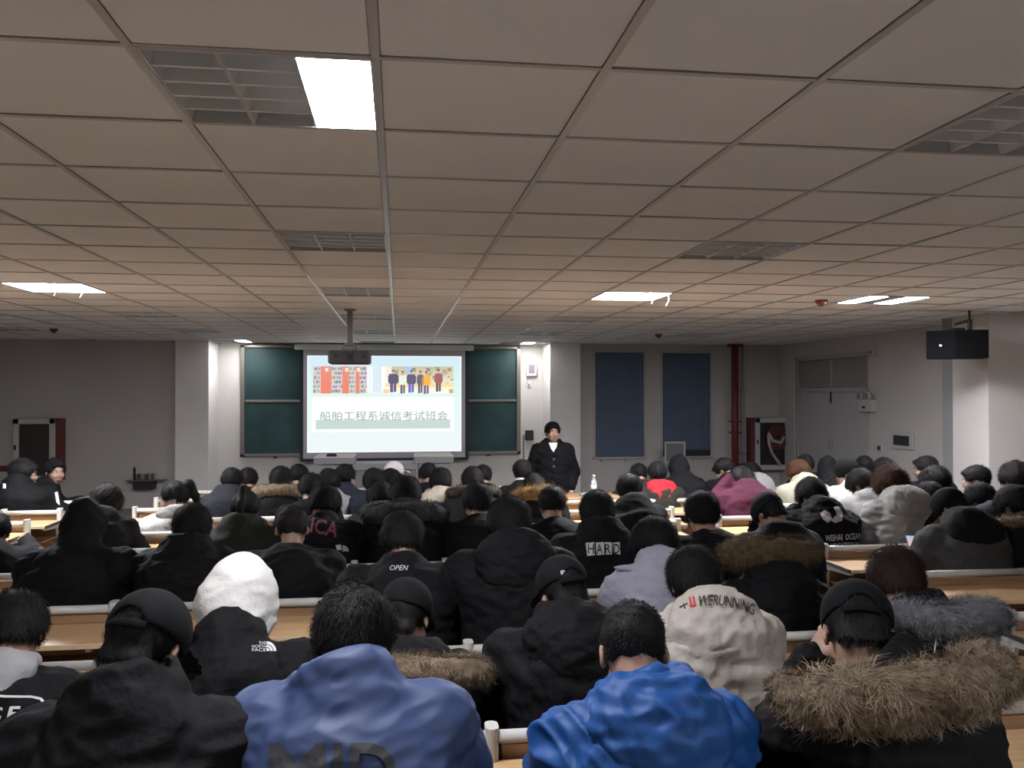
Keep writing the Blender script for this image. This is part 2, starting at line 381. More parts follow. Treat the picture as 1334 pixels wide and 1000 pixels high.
    if len(V2):
        V2[:, :2] -= (V2[:, :2].max(0)+V2[:, :2].min(0))/2
        ex = V2[:, :2].max(0)-V2[:, :2].min(0)
        wx, hz_ = 1012/1220*(x1-x0), 72/760*(z1-z0)
        P = np.stack([V2[:, 0]*wx/ex[0]+x0-cx+(634-30)/1220*(x1-x0), np.full(len(V2), -.0072), V2[:, 1]*hz_/ex[1]+z1-sz0-(528-55)/760*(z1-z0)], 1)
        me = bpy.data.meshes.new('slide_title'); me.from_pydata(P.tolist(), [], F2); me.update()
        link('slide_title', me, mat('slide_title_light', (.02, .02, .02), .8, emit=lin((132, 158, 152)), estr=SLIDE), ps)
slide()
# projector on a ceiling pole
PY = 8.77
pj = empty('projector', (aty(456, 403, PY).x, PY, CEIL), label='grey ceiling projector hanging on a square pole before the screen', cat='projector')
zb0, zb1 = aty(456, 474.5, PY).z-CEIL, aty(456, 457.5, PY).z-CEIL
pm = mat('projector_shell', (.055, .05, .052), .5, var=.1); gm2 = mat('pole_grey', (.16, .15, .145), .5)
MB().box((-.028, -.028, zb1+.08), (.028, .028, 0), .005).build('pole', gm2, pj)
MB().box((-.06, -.06, -.012), (.06, .06, 0), .004).build('ceiling_plate', gm2, pj)
MB().box((-.05, -.05, zb1+.05), (.05, .05, zb1+.085), .006).box((-.085, -.012, zb1+.005), (.085, .012, zb1+.025), .003).box((-.012, -.085, zb1+.0), (.012, .085, zb1+.02), .003).tube([(-.06, 0, zb1+.055), (-.075, 0, zb1)], .008, 6).tube([(.06, 0, zb1+.055), (.075, 0, zb1)], .008, 6).build('mount_bracket', gm2, pj)
pb = MB().box((-.212, -.15, zb0), (.212, .15, zb1), .028, 3).build('projector_body', pm, pj)
for x in (-.13, .14): MB().tube([(x, -.155, (zb0+zb1)/2+.01), (x, -.148, (zb0+zb1)/2+.01)], .018, 12).build('port', M_black(), pb)
MB().tube([(.1, .15, (zb0+zb1)/2), (.1, .18, (zb0+zb1)/2)], .045, 16).build('lens', M_black(), pb)
MB().tube([(-.06, -.16, zb1-.02), (0, -.163, (zb0+zb1)/2+.02), (.05, -.16, zb0+.03)], .005, 6).tube([(.05, -.16, zb1-.02), (0, -.163, (zb0+zb1)/2+.02), (-.03, -.16, zb0+.03)], .005, 6).build('cable', M_black(), pb)
# podium
PDY = 11.4
a, b = aty(409, 600, PDY), aty(591, 600, PDY); top = aty(500, 594, PDY).z
pd = empty('podium', ((a.x+b.x)/2, PDY, 0), label='wide grey steel multimedia podium below the projection screen', cat='podium')
w = (b.x-a.x)/2; pg = mat('podium_grey', (.24, .24, .245), .45, var=.04); pw = mat('podium_top', (.62, .60, .56), .45)
for s in (-1, 1):
    x0, x1 = sorted((s*w, s*(w-.53)))
    MB().box((x0+.06, -.02, 0), (x1-.06, .55, top-.10), .006).build('side_cabinet', pg, pd)
    t = MB().box((x0, -.06, top-.10), (x1, .58, top-.012), .012).build('wing_box', pg, pd)
    MB().box((x0, -.06, top-.012), (x1, .58, top), .004).build('wing_top', pw, t)
MB().box((-w+.5, .0, 0), (w-.5, .5, top-.18), .004).build('middle_cabinet', mat('podium_panel', (.16, .16, .165), .5), pd)
MB().box((-w+.5, -.03, top-.18), (w-.5, .5, top-.10), .008).build('desk_shelf', pg, pd)
MB().box((-.02, -.035, top-.15), (.02, -.03, top-.12)).build('lock', M_metal(), pd)
p = aty(432, 595, PDY+.1)
er = empty('chalkboard_eraser', (p.x, PDY+.1, top), label='small dark eraser lying on the podium top', cat='eraser')
MB().box((-.07, -.03, 0), (.07, .03, .02), .006).build('felt', M_black(), er); MB().box((-.06, -.025, .02), (.06, .025, .035), .006).build('grip', mat('eraser_grip', (.04, .04, .05), .5), er)

# wall fittings by the board
def wallbox(name, px, Y, depth, label, cat, m, parts=()):
    x0, x1, z0, z1 = rect(*px, Y); e = empty(name, ((x0+x1)/2, Y, (z0+z1)/2), label=label, cat=cat)
    w_, h_ = (x1-x0)/2, (z1-z0)/2
    MB().box((-w_, -depth, -h_), (w_, 0, h_), min(.01, depth*.3)).build('casing', m, e)
    for nm, (u0, v0, u1, v1), mm in parts:
        MB().box((-w_+2*w_*u0, -depth-.008, h_-2*h_*v1), (-w_+2*w_*u1, -depth+.002, h_-2*h_*v0), .003).build(nm, mm, e)
    return e
wallbox('wall_speaker', (685.5, 471, 698.5, 490), FRONT, .06, 'square white wall unit with grey grille beside the chalkboard', 'wall unit', M_white(), [('grille', (.2, .2, .8, .8), mat('grille_grey', (.22, .21, .24), .6)), ('badge', (.38, .16, .62, .26), M_white())])
wallbox('wall_switch', (686.5, 496, 691, 504), FRONT, .03, 'small white switch below the square wall unit', 'switch', M_white(), [('toggle', (.3, .45, .7, .85), mat('grille_grey', (0, 0, 0)))])
wb = wallbox('control_box', (684, 560, 694.5, 573), FRONT, .07, 'small black box on the wall behind the standing man', 'control box', M_black(), [('front_plate', (.1, .1, .9, .9), mat('control_plate', (.02, .02, .025), .3))])
MB().tube([(-.07, -.02, .02), (-.11, -.015, -.02), (-.10, -.01, -.2), (-.11, -.008, -.9)], .008, 6).build('cable', M_black(), wb)

# windows with blue blinds
def window(n, px, blind_bottom):
    x0, x1, z0, z1 = rect(*px, SIDEW-.005); e = empty('window_%d' % n, ((x0+x1)/2, SIDEW, z0), kind='structure')
    w_, h_ = (x1-x0)/2, z1-z0
    wf = mat('window_frame_paint', (.42, .40, .37), .6)
    MB().box((-w_-.03, -.03, 0), (-w_, .01, h_+.03), .004).box((w_, -.03, 0), (w_+.03, .01, h_+.03), .004).box((-w_-.03, -.03, h_), (w_+.03, .01, h_+.03), .004).build('window_frame', wf, e)
    MB().box((-w_-.06, -.06, -.04), (w_+.06, .01, 0), .006).build('window_sill', wf, e)
    MB().box((-w_, -.012, 0), (w_, -.004, h_)).build('window_pane', mat('night_glass', (.012, .013, .016), .1), e)
    zb = aty(px[0], blind_bottom, SIDEW).z-z0
    nn = 30; V = []
    for k in range(nn+1):
        x = -w_+.01+(2*w_-.02)*k/nn; y = -.024+.004*math.sin(k*1.9)
        V += [(x, y, zb), (x, y, h_-.01)]
    F = [(2*k, 2*k+2, 2*k+3, 2*k+1) for k in range(nn)]
    link('roller_blind', mesh_np('roller_blind', V, F, True), mat('blind_blue', (.085, .125, .185), .8, var=.08, vscale=3), e)
    MB().box((-w_+.01, -.03, zb-.02), (w_-.01, -.018, zb), .003).build('blind_bar', mat('blind_bar', (.03, .045, .06), .6), e)
    for x in (-w_+.1, .1): MB().box((x-.01, -.05, -.09), (x+.01, -.0, -.04)).build('sill_bracket', wf, e)
window(1, (776, 459.5, 838, 595), 595)
window(2, (863.5, 460.5, 924.5, 594), 585.5)
x0, x1, z0, z1 = rect(866, 575, 892.5, 607, 13.9)
fs = empty('framed_stand', ((x0+x1)/2, 13.9, 0), label='white framed board stand in front of the second blue window blind', cat='stand')
w_ = (x1-x0)/2; wm = mat('stand_white', (.50, .50, .47), .5)
for s in (-1, 1): MB().box((s*w_-.025*(s > 0), -.02, 0), (s*w_+.025*(s < 0), .02, z1), .005).build('upright', wm, fs); MB().box((s*w_-.02, -.2, 0), (s*w_+.02, .2, .03), .005).build('foot', wm, fs)
for z in (z1-.03, z1-.36): MB().box((-w_+.02, -.018, z), (w_-.02, .018, z+.03), .005).build('crossbar', wm, fs)
MB().box((-w_+.02, -.004, z1-.33), (w_-.02, .004, z1-.03)).build('stand_panel', mat('stand_panel_grey', (.17, .18, .19), .6), fs)
# red riser pipe and fire cabinets
p = aty(957.5, 500, 13.95)
rp = empty('fire_pipe', (p.x, 13.95, 0), label='dark red vertical fire pipe standing beside the window wall', cat='pipe')
MB().tube([(0, 0, 0), (0, 0, CEIL-.02)], .062, 16).build('riser', M_red(), rp)
for y in (548, 562): z = aty(957, y, 14.2).z; MB().tube([(0, 0, z-.012), (0, 0, z+.012)], .11, 16).build('flange', M_red(), rp)
MB().box((-.13, -.05, CEIL-.06), (.13, .05, CEIL-.02), .006).build('ceiling_collar', M_red(), rp)
z = aty(957, 605, 14.2).z; MB().tube([(0, 0, z), (.40, 0, z)], .045, 12).build('branch_pipe', M_red(), rp)
p = aty(968, 500, 14.4)
wp = empty('white_pipe', (p.x, 14.42, 0), label='thin pale pipe running up the wall beside the red fire pipe', cat='pipe')
MB().tube([(0, 0, 0), (0, 0, CEIL-.01)], .03, 10).build('riser', mat('pipe_grey', (.30, .31, .32), .5), wp)
for z in (.8, 1.9): MB().box((-.045, -.035, z), (.045, .05, z+.03), .004).build('clip', M_metal(), wp)
x0, x1, z0, z1 = rect(1017, 447, 1030, 545, SIDEW)
MB().box((x0, SIDEW-.06, z0-.6), (x1, SIDEW, CEIL), .004).box((x0-.02, SIDEW-.09, aty(1020, 485, SIDEW).z), (x1+.02, SIDEW, CEIL), .004).build('trim_2', mat('duct_grey', (.15, .14, .13), .7), kind='structure')
def fire_cabinet(px, red_side, label, hose):
    Y = SIDEW-.24; x0, x1, z0, z1 = rect(*px, Y); e = empty('fire_cabinet', ((x0+x1)/2, Y, z0), label=label, cat='fire cabinet')
    w_, h_ = (x1-x0)/2, z1-z0; wf = mat('cabinet_frame_white', (.47, .45, .43), .5)
    MB().box((-w_-.07*(red_side < 0), .02, 0), (w_+.07*(red_side > 0), .24, h_), .006).build('cabinet_box', M_red(), e)
    d = empty('cabinet_door', (0, 0, 0), parent=e)
    t = .085
    MB().box((-w_, -.02, 0), (-w_+t, .02, h_), .006).box((w_-t, -.02, 0), (w_, .02, h_), .006).box((-w_, -.02, h_-t), (w_, .02, h_), .006).box((-w_, -.02, 0), (w_, .02, t), .006).build('door_frame', wf, d)
    MB().box((-w_+t, .008, t), (w_-t, .014, h_-t)).build('door_glass' if not hose else 'inner_panel', mat('cabinet_glass', (.020, .017, .015), .25), d)
    MB().box((-w_+.02, -.035, h_*.5), (-w_+.05, -.02, h_*.5+.08), .004).build('door_handle', M_black(), d)
    if hose:
        mb = MB()
        for k in range(5): mb.tube([(.06+.20*math.cos(t_)*(1-k*.18), -.012, h_*.63+.21*math.sin(t_)*(1-k*.18)) for t_ in np.linspace(0, 6.283, 25)], .02, 6, cap=False)
        mb.build('hose_reel', mat('hose_red', (.10, .03, .035), .6), e)
        mb = MB(); c = [(-.13, .70), (-.12, .5), (-.06, .32), (.06, .14), (.10, .08)]
        mb.tube([(x, -.03, z*h_) for x, z in c], [.02, .03, .042, .05, .03], 8, sz=.5).build('hose', mat('hose_white', (.42, .40, .37), .7), e)
        MB().tube([(-.13, -.035, .72*h_), (-.05, -.035, .56*h_), (.10, -.035, .52*h_), (.17, -.035, .64*h_)], [.02, .03, .03, .02], 8).build('hose_loop', mat('hose_white', (0, 0, 0)), e)
fire_cabinet((984, 544, 1034, 612), -1, 'white framed fire hose cabinet with red side and pale hose, by the door', True)
fire_cabinet((17, 545, 72, 627), 1, 'white framed fire cabinet with dark glass and red side on the dim side wall', False)
p = aty(0, 611, SIDEW)
e = wallbox('wall_plaque', (-12, 606, 11, 614), SIDEW, .04, 'narrow dark red plate on the wall beside the dark glass cabinet', 'plate', M_red(), [('face_plate', (.1, .2, .9, .8), M_red())])
# small wire shelf on the dim wall
x0, x1, z0, z1 = rect(167, 609, 218, 635, SIDEW-.02); zs = aty(190, 624, SIDEW).z
sh = empty('wall_shelf', ((x0+x1)/2, SIDEW, zs), label='small wall shelf of grey metal with a dark box beneath, on the dim wall', cat='shelf')
w_ = (x1-x0)/2; sm = mat('shelf_metal', (.14, .13, .125), .5)
MB().box((-w_, -.22, -.012), (w_, 0, 0), .004).build('shelf_board', sm, sh)
for x in (-w_*.4, 0, w_*.3): MB().box((x-.006, -.2, 0), (x+.006, -.01, .10)).build('divider', sm, sh)
MB().tube([(-w_*.4, -.2, .1), (w_*.5, -.2, .1)], .006, 6).build('guard_wire', sm, sh)
MB().box((-w_*.62, -.18, -.15), (w_*.45, -.02, -.02), .006).build('dark_box', mat('shelf_box', (.012, .012, .018), .5), sh)
MB().tube([(-w_*.65, -.05, 0), (-w_*.65, -.05, .2)], .018, 8).build('bottle_post', M_black(), sh)
# fittings on the right wall
def rwall(name, px, depth, label, cat, m, parts=()):
    a, b = atx(px[0], px[3], RIGHTX), atx(px[2], px[1], RIGHTX)
    y0, y1 = b.y, a.y; za = (atx(px[0], px[3], RIGHTX).z+atx(px[2], px[3], RIGHTX).z)/2; zb = (atx(px[0], px[1], RIGHTX).z+atx(px[2], px[1], RIGHTX).z)/2
    e = empty(name, (RIGHTX, (y0+y1)/2, (za+zb)/2), label=label, cat=cat); w_, h_ = (y1-y0)/2, (zb-za)/2
    MB().box((-depth, -w_, -h_), (0, w_, h_), min(.01, depth*.3)).build('casing', m, e)
    for nm, (u0, v0, u1, v1), mm in parts:   # u from far (0) to near (1)
        MB().box((-depth-.008, w_-2*w_*u1, h_-2*h_*v1), (-depth+.002, w_-2*w_*u0, h_-2*h_*v0), .003).build(nm, mm, e)
    return e, w_, h_
wmat = mat('fitting_white', (.44, .43, .42), .5)
e, w_, h_ = rwall('emergency_light', (1125, 520, 1142, 536), .09, 'white twin-head emergency light on the wall beside the double door', 'emergency light', wmat, [('indicator', (.35, .55, .55, .75), M_black())])
for s in (-1, 1):
    h2 = MB().tube([(-.05, s*w_*.6, h_+.05), (-.10, s*w_*.6, h_+.05), (-.12, s*w_*.6, h_+.05)], [.045, .07, .068], 14).build('lamp_head', wmat, e)
    MB().tube([(-.121, s*w_*.6, h_+.05), (-.124, s*w_*.6, h_+.05)], .055, 14).build('lamp_lens', mat('lens_grey', (.2, .2, .2), .2), h2)
    MB().tube([(-.05, s*w_*.6, h_-.01), (-.05, s*w_*.6, h_+.05)], .014, 8).build('neck', wmat, e)
rwall('breaker_panel', (1163, 562, 1191, 585), .03, 'white framed breaker box with dark window on the side wall', 'breaker box', wmat, [('dark_window', (.14, .22, .86, .78), mat('panel_dark', (.03, .03, .03), .3))])
rwall('key_switch', (1144, 579, 1151, 588), .03, 'small wall switch with black key below the emergency light', 'switch', wmat, [('rocker', (.25, .15, .75, .8), M_black())])
rwall('junction_panel', (1132, 589, 1170, 625), .02, 'pale access panel low on the side wall below the key switch', 'panel', wmat, [('cover', (.08, .08, .92, .92), wmat)])
rwall('sensor_box', (1136, 454, 1141, 464), .05, 'tiny white sensor high on the side wall above the emergency light', 'sensor', wmat, [('sensor_eye', (.3, .3, .7, .6), mat('lens_grey', (0, 0, 0)))])
# loudspeaker on the side pillar
pc = aty(1243, 449, 8.05)
ls = empty('loudspeaker', pc, math.radians(-22), label='black box loudspeaker hung high on the side pillar', cat='loudspeaker')
MB().prism([(-.27, -.02), (-.03, -.17), (.29, -.13), (.29, .15), (-.20, .15)], -.145, .145).build('cabinet', mat('speaker_black', (.006, .006, .0065), .9, spec=.05), ls)
MB().box((-.02, -.02, .145), (.10, .1, .175), .004).build('top_plate', M_black(), ls)
MB().box((.14, .02, .145), (.18, .06, CEIL-pc.z-.1), .004).box((.15, .03, CEIL-pc.z-.12), (.17, .62, CEIL-pc.z-.09), .003).box((.15, .05, CEIL-pc.z-.1), (.17, .07, CEIL-pc.z), .003).build('hanger', M_black(), ls)
MB().tube([(-.150, -.104, -.01), (-.156, -.113, -.01)], .013, 10).build('badge', mat('badge_silver', (.7, .7, .7), .3), ls)

# ------------------------------------------------------------------ bench rows: back rail, back panel, desk behind it, tip-up seats
ROWS = [1.74, 2.636, 3.535, 4.45, 5.30, 6.02, 6.72, 7.42, 8.10, 8.78, 9.46]
RAILZ, DESKZ = .82, .752
post_me = {}
def bar_mesh(name, key, fn, m):
    if key not in post_me:
        me = fn().mesh(name); me.materials.append(m); post_me[key] = me
    return post_me[key]
def stadium(a, b, n=8):
    return [(a*math.cos(t), b+a*math.sin(t)) for t in np.linspace(0, math.pi, n)] + [(a*math.cos(t), -b+a*math.sin(t)) for t in np.linspace(math.pi, 2*math.pi, n)]
def post_mb():
    mb = MB(); mb.prism(stadium(.021, .016), .0, RAILZ+.035)
    return mb
def arm_mb():
    return MB().prism([(-.36, .735), (-.03, .735), (.0, .60), (-.04, .60), (-.06, .69), (-.36, .71)], -.012, .012, axis='x')
def hinge_mb():
    return MB().prism([(.0, .36), (.38, .385), (.38, .355), (.0, .31)], -.012, .012, axis='x')
def foot_mb():
    return MB().box((-.03, -.16, 0), (.03, .22, .03), .008)
def seat_mb():
    mb = MB(); mb.box((-.205, .0, -.010), (.205, .37, .010), .009, 2); return mb
def seat_slots(X0, X1):
    n = max(1, round((X1-X0-.1)/.47)); w = (X1-X0-.1)/n; return [X0+.05+w*(k+.5) for k in range(n)], w
def bench(label, X0, X1, Y, posts, group, ends=(True, True), up=()):
    rt = empty('bench_row', ((X0+X1)/2, Y, 0), label=label, cat='bench', group=group); cx = (X0+X1)/2
    ps_ = sorted({round(x, 3) for x in posts if X0+.1 < x < X1-.1} | {X0+.03, X1-.03})
    for x in ps_:
        p = link('post', bar_mesh('post', 'post', post_mb, M_alu()), None, rt, (x-cx, 0, 0))
        link('desk_bracket', bar_mesh('desk_bracket', 'arm', arm_mb, M_alu()), None, p)
        link('seat_bracket', bar_mesh('seat_bracket', 'hinge', hinge_mb, M_alu()), None, p)
        link('post_foot', bar_mesh('post_foot', 'foot', foot_mb, M_alu()), None, p)
    for a, b in zip(ps_[:-1], ps_[1:]):
        a, b = a-cx, b-cx
        MB().tube([(a+.018, -.005, RAILZ), (b-.018, -.005, RAILZ)], .021, 12).build('rail', M_alu(), rt)
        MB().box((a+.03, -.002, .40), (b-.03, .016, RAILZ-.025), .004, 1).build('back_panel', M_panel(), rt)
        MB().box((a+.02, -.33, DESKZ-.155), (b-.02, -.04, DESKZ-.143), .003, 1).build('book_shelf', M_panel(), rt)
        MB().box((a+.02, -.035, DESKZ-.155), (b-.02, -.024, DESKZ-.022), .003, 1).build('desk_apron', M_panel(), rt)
    d = MB().box((X0-cx+.012, -.375, DESKZ-.022), (X1-cx-.012, -.015, DESKZ), .004, 2).build('desk_top', M_wood(), rt)
    for s, x in ((-1, X0-cx), (1, X1-cx)):
        MB().box((min(x, x-s*.012), -.377, DESKZ-.024), (max(x, x-s*.012), -.015, DESKZ+.001), .002, 1).build('end_edge', M_edge(), d)
    MB().box((X0-cx+.012, -.380, DESKZ-.023), (X1-cx-.012, -.3745, DESKZ-.001), .001, 1).build('front_edge', mat('desk_front_edge', (.60, .44, .27), .45), d)
    sl, w = seat_slots(X0, X1)
    for k, x in enumerate(sl):
        if k in up or k-len(sl) in up:
            link('seat', bar_mesh('seat', 'seat', seat_mb, M_wood()), None, rt, (x-cx, .06, .45), (math.radians(80), 0, 0))
        else: link('seat', bar_mesh('seat', 'seat', seat_mb, M_wood()), None, rt, (x-cx, .03, .405))
    return rt
ORD = ['nearest', 'second', 'third', 'fourth', 'fifth', 'sixth', 'seventh', 'eighth', 'ninth', 'tenth', 'frontmost']
for k, Y in enumerate(ROWS):
    X1 = {7: 2.5, 8: 3.02, 9: 1.5, 10: 1.5}.get(k, 2.32)
    if k == 0: posts = [-1.4, .3]
    elif k == 3: posts = [-1.41, .75]
    elif k in (4, 5): posts = [-1.42, -.27, .29, 1.3]
    else: posts = [-1.42, .29, 1.35]
    if k == 6: posts.append(-1.98)
    bench('%s wooden bench row with attached desk in the middle block' % ORD[k] if k < 10 else 'frontmost wooden bench row with attached desk facing the podium', -2.42, X1, Y, posts, 'bench rows of the middle block')
for k in range(1, 10):
    if k == 8: X0 = 3.2
    elif k in (5, 6): X0 = 2.68
    else: X0 = 2.88
    rt_ = bench('%s wooden bench row of the block beside the side pillar' % ORD[k-1], X0, 5.9, ROWS[k]+.17, [4.05, 5.0] if k != 3 else [3.78, 5.0], 'bench rows beside the side pillar', up=(0, 1) if k == 1 else ())
    if k == 2:
        a_, b_ = aty(1305, 916, 3.42), aty(1370, 853, 3.42); c_ = rt_.location
        o_ = MB().box((a_.x-c_.x, 3.42-c_.y-.01, a_.z), (b_.x-c_.x, 3.42-c_.y+.01, b_.z), .009, 2).build('end_board', M_wood(), rt_)
        for z_ in (.2, .75): MB().tube([(a_.x-c_.x+.035, 3.42-c_.y-.014, a_.z+(b_.z-a_.z)*z_), (a_.x-c_.x+.035, 3.42-c_.y-.009, a_.z+(b_.z-a_.z)*z_)], .006, 8).build('bolt', M_metal(), o_)
for k in range(4, 10):
    bench('%s wooden bench row of the block under the dim fire cabinet wall' % ORD[k-4], -5.9, -3.0, ROWS[k]-.02, [-4.9, -3.5], 'bench rows under the dim wall')
# front table with water bottle
ft = empty('front_table', (2.05, 9.05, 0), label='plain wooden table end with a water bottle, ahead of the benches', cat='table')
MB().box((-.42, -.22, .745), (.42, .22, .77), .005).build('table_top', M_wood(), ft)
MB().box((-.40, -.20, .60), (.40, -.18, .745), .003).build('apron', M_panel(), ft)
for sx in (-1, 1):
    for sy in (-1, 1): MB().box((sx*.38-.02, sy*.18-.02, 0), (sx*.38+.02, sy*.18+.02, .745), .004).build('leg', M_alu(), ft)
p = Vector((2.12, 9.02, .77))
wbt = empty('water_bottle', (p.x, p.y, .77), label='clear plastic water bottle standing on the wooden front table', cat='bottle')
cl = mat('clear_plastic', (.50, .52, .54), .12, spec=.8, alpha=.7)
MB().tube([(0, 0, z) for z in (0, .01, .05, .055, .12, .14, .165, .19, .20)], [.026, .032, .032, .030, .032, .032, .022, .014, .014], 16).build('bottle_body', cl, wbt)
MB().tube([(0, 0, .06), (0, 0, .115)], .0328, 16).build('bottle_label', mat('bottle_label', (.62, .62, .62), .5), wbt)
MB().tube([(0, 0, .20), (0, 0, .222)], .017, 12).build('bottle_cap', M_white(), wbt)
p = Vector((2.03, 9.0, .77))
bx_ = empty('device_box', (p.x-.02, p.y, .77), label='small grey device lying beside the water bottle', cat='device')
MB().box((-.05, -.04, 0), (.05, .04, .035), .008).build('case', mat('device_grey', (.2, .2, .2), .4), bx_); MB().tube([(-.03, 0, .035), (-.03, 0, .055)], .01, 8).build('knob', M_black(), bx_)

# ------------------------------------------------------------------ distance-field modelling for bodies, clothes, hair
class Field:
    def __init__(s, lo, hi, h):
        s.lo = np.array(lo, np.float32); s.h = h
        s.n = np.ceil((np.array(hi)-np.array(lo))/h).astype(int)+1
        s.d = np.full(s.n, .4, np.float32)
        s.ax = [s.lo[k]+h*np.arange(s.n[k], dtype=np.float32) for k in range(3)]
    def blk(s, lo, hi, pad):
        sl = []
        for k in range(3):
            a = int(np.floor((lo[k]-pad-s.lo[k])/s.h)); b = int(np.ceil((hi[k]+pad-s.lo[k])/s.h))+1
            a = max(a, 0); b = min(b, s.n[k])
            if b <= a: return None, None
            sl.append(slice(a, b))
        X, Y, Z = np.meshgrid(s.ax[0][sl[0]], s.ax[1][sl[1]], s.ax[2][sl[2]], indexing='ij')
        return tuple(sl), np.stack([X, Y, Z], -1)
    def put(s, sl, v, k, op):
        a = s.d[sl]
        if op == 'u':
            if k > 0:
                h = np.clip(.5+.5*(v-a)/k, 0, 1); s.d[sl] = v*(1-h)+a*h-k*h*(1-h)
            else: s.d[sl] = np.minimum(a, v)
        else:
            if k > 0:
                h = np.clip(.5-.5*(v+a)/k, 0, 1); s.d[sl] = a*(1-h)-v*h+k*h*(1-h)
            else: s.d[sl] = np.maximum(a, -v)
    def ell(s, c, r, R=None, k=.02, op='u'):
        c = np.array(c, np.float32); r = np.array(r, np.float32); m = r.max() if R is not None else r
        sl, P = s.blk(c-m, c+m, .03+k*1.5)
        if sl is None: return s
        q = P-c
        if R is not None: q = q@np.asarray(R, np.float32)
        k0 = np.linalg.norm(q/r, axis=-1); k1 = np.linalg.norm(q/(r*r), axis=-1)+1e-6
        s.put(sl, k0*(k0-1)/k1, k, op); return s
    def cone(s, a, b, ra, rb, k=.02, op='u', sc=None):
        a = np.array(a, np.float32); b = np.array(b, np.float32); m = max(ra, rb)*(max(sc) if sc is not None else 1)
        sl, P = s.blk(np.minimum(a, b)-m, np.maximum(a, b)+m, .03+k*1.5)
        if sl is None: return s
        q = P-a; ba = b-a; f = 1.
        if sc is not None: sc = np.array(sc, np.float32); q = q/sc; ba = ba/sc; f = float(sc.min())
        t = np.clip((q@ba)/max(float(ba@ba), 1e-9), 0, 1)
        d = np.linalg.norm(q-t[..., None]*ba, axis=-1)-(ra+(rb-ra)*t)
        s.put(sl, d*f, k, op); return s
    def ring(s, c, r, tube, R=None, ry=1., k=.015, op='u'):
        c = np.array(c, np.float32); m = r*max(1, ry)+tube
        sl, P = s.blk(c-m, c+m, .03+k*1.5)
        if sl is None: return s
        q = P-c
        if R is not None: q = q@np.asarray(R, np.float32)
        rad = np.sqrt(q[..., 0]**2+(q[..., 1]/ry)**2)-r
        s.put(sl, np.sqrt(rad**2+q[..., 2]**2)-tube, k, op); return s
    def cut(s, p, n, k=.01):
        p = np.array(p, np.float32); n = np.array(n, np.float32); n = n/np.linalg.norm(n)
        X, Y, Z = np.meshgrid(*s.ax, indexing='ij'); v = (X-p[0])*n[0]+(Y-p[1])*n[1]+(Z-p[2])*n[2]
        s.put((slice(None),)*3, -v, k, 's'); return s
    def nets(s):
        d = s.d; neg = d < 0; h = s.h
        c = np.zeros(s.n-1, np.int8)
        C8 = [(i, j, k) for i in (0, 1) for j in (0, 1) for k in (0, 1)]
        for i, j, k in C8: c += neg[i:s.n[0]-1+i, j:s.n[1]-1+j, k:s.n[2]-1+k]
        act = (c > 0) & (c < 8); idx = np.argwhere(act)
        V = np.stack([d[idx[:, 0]+i, idx[:, 1]+j, idx[:, 2]+k] for i, j, k in C8], 1)
        pos = np.zeros((len(idx), 3), np.float32); cnt = np.zeros(len(idx), np.float32)
        for a in range(8):
            for b in range(a+1, 8):
                ca, cb_ = np.array(C8[a]), np.array(C8[b])
                if np.abs(ca-cb_).sum() != 1: continue
                va, vb = V[:, a], V[:, b]; m = (va < 0) != (vb < 0)
                t = np.where(m, va/np.where(m, va-vb, 1), 0)
                pos += m[:, None]*(ca+(cb_-ca)*t[:, None]); cnt += m
        verts = s.lo+(idx+pos/cnt[:, None])*h
        vid = np.full(s.n-1, -1, np.int32); vid[act] = np.arange(len(idx))
        F = []
        for ax in range(3):
            o1, o2 = [(1, 2), (2, 0), (0, 1)][ax]
            sa = [slice(None)]*3; sb = [slice(None)]*3; sa[ax] = slice(0, -1); sb[ax] = slice(1, None)
            A, B = neg[tuple(sa)], neg[tuple(sb)]
            e = np.argwhere(A != B); ok = (e[:, o1] > 0) & (e[:, o2] > 0) & (e[:, o1] < s.n[o1]-1) & (e[:, o2] < s.n[o2]-1)
            e = e[ok]; fl = A[e[:, 0], e[:, 1], e[:, 2]]
            def cell(d1, d2):
                q = e.copy(); q[:, o1] -= d1; q[:, o2] -= d2; return vid[q[:, 0], q[:, 1], q[:, 2]]
            f = np.stack([cell(1, 1), cell(0, 1), cell(0, 0), cell(1, 0)], 1)
            f[~fl] = f[~fl][:, ::-1]; F.append(f)
        return verts.astype(np.float32), np.concatenate(F)
def vnormals(V, F):
    n = np.cross(V[F[:, 2]]-V[F[:, 0]], V[F[:, 3]]-V[F[:, 1]]); N = np.zeros_like(V)
    for k in range(4): np.add.at(N, F[:, k], n)
    return N/(np.linalg.norm(N, axis=1, keepdims=True)+1e-9)
def wob(P, freq, seed, octs=3):
    r = np.random.RandomState(seed); o = np.zeros(len(P), np.float32); a = 1.; tot = 0
    for k in range(octs):
        for _ in range(4):
            w = r.normal(size=3)*freq; o += a*np.sin(P@w+r.uniform(0, 6.28)).astype(np.float32)*.5
        tot += a; freq *= 2.1; a *= .5
    return o/tot
def rotz(a): c, s = math.cos(a), math.sin(a); return np.array([[c, -s, 0], [s, c, 0], [0, 0, 1]])
def rotx(a): c, s = math.cos(a), math.sin(a); return np.array([[1, 0, 0], [0, c, -s], [0, s, c]])
def roty(a): c, s = math.cos(a), math.sin(a); return np.array([[c, 0, s], [0, 1, 0], [-s, 0, c]])
HS = 1.04     # head scale
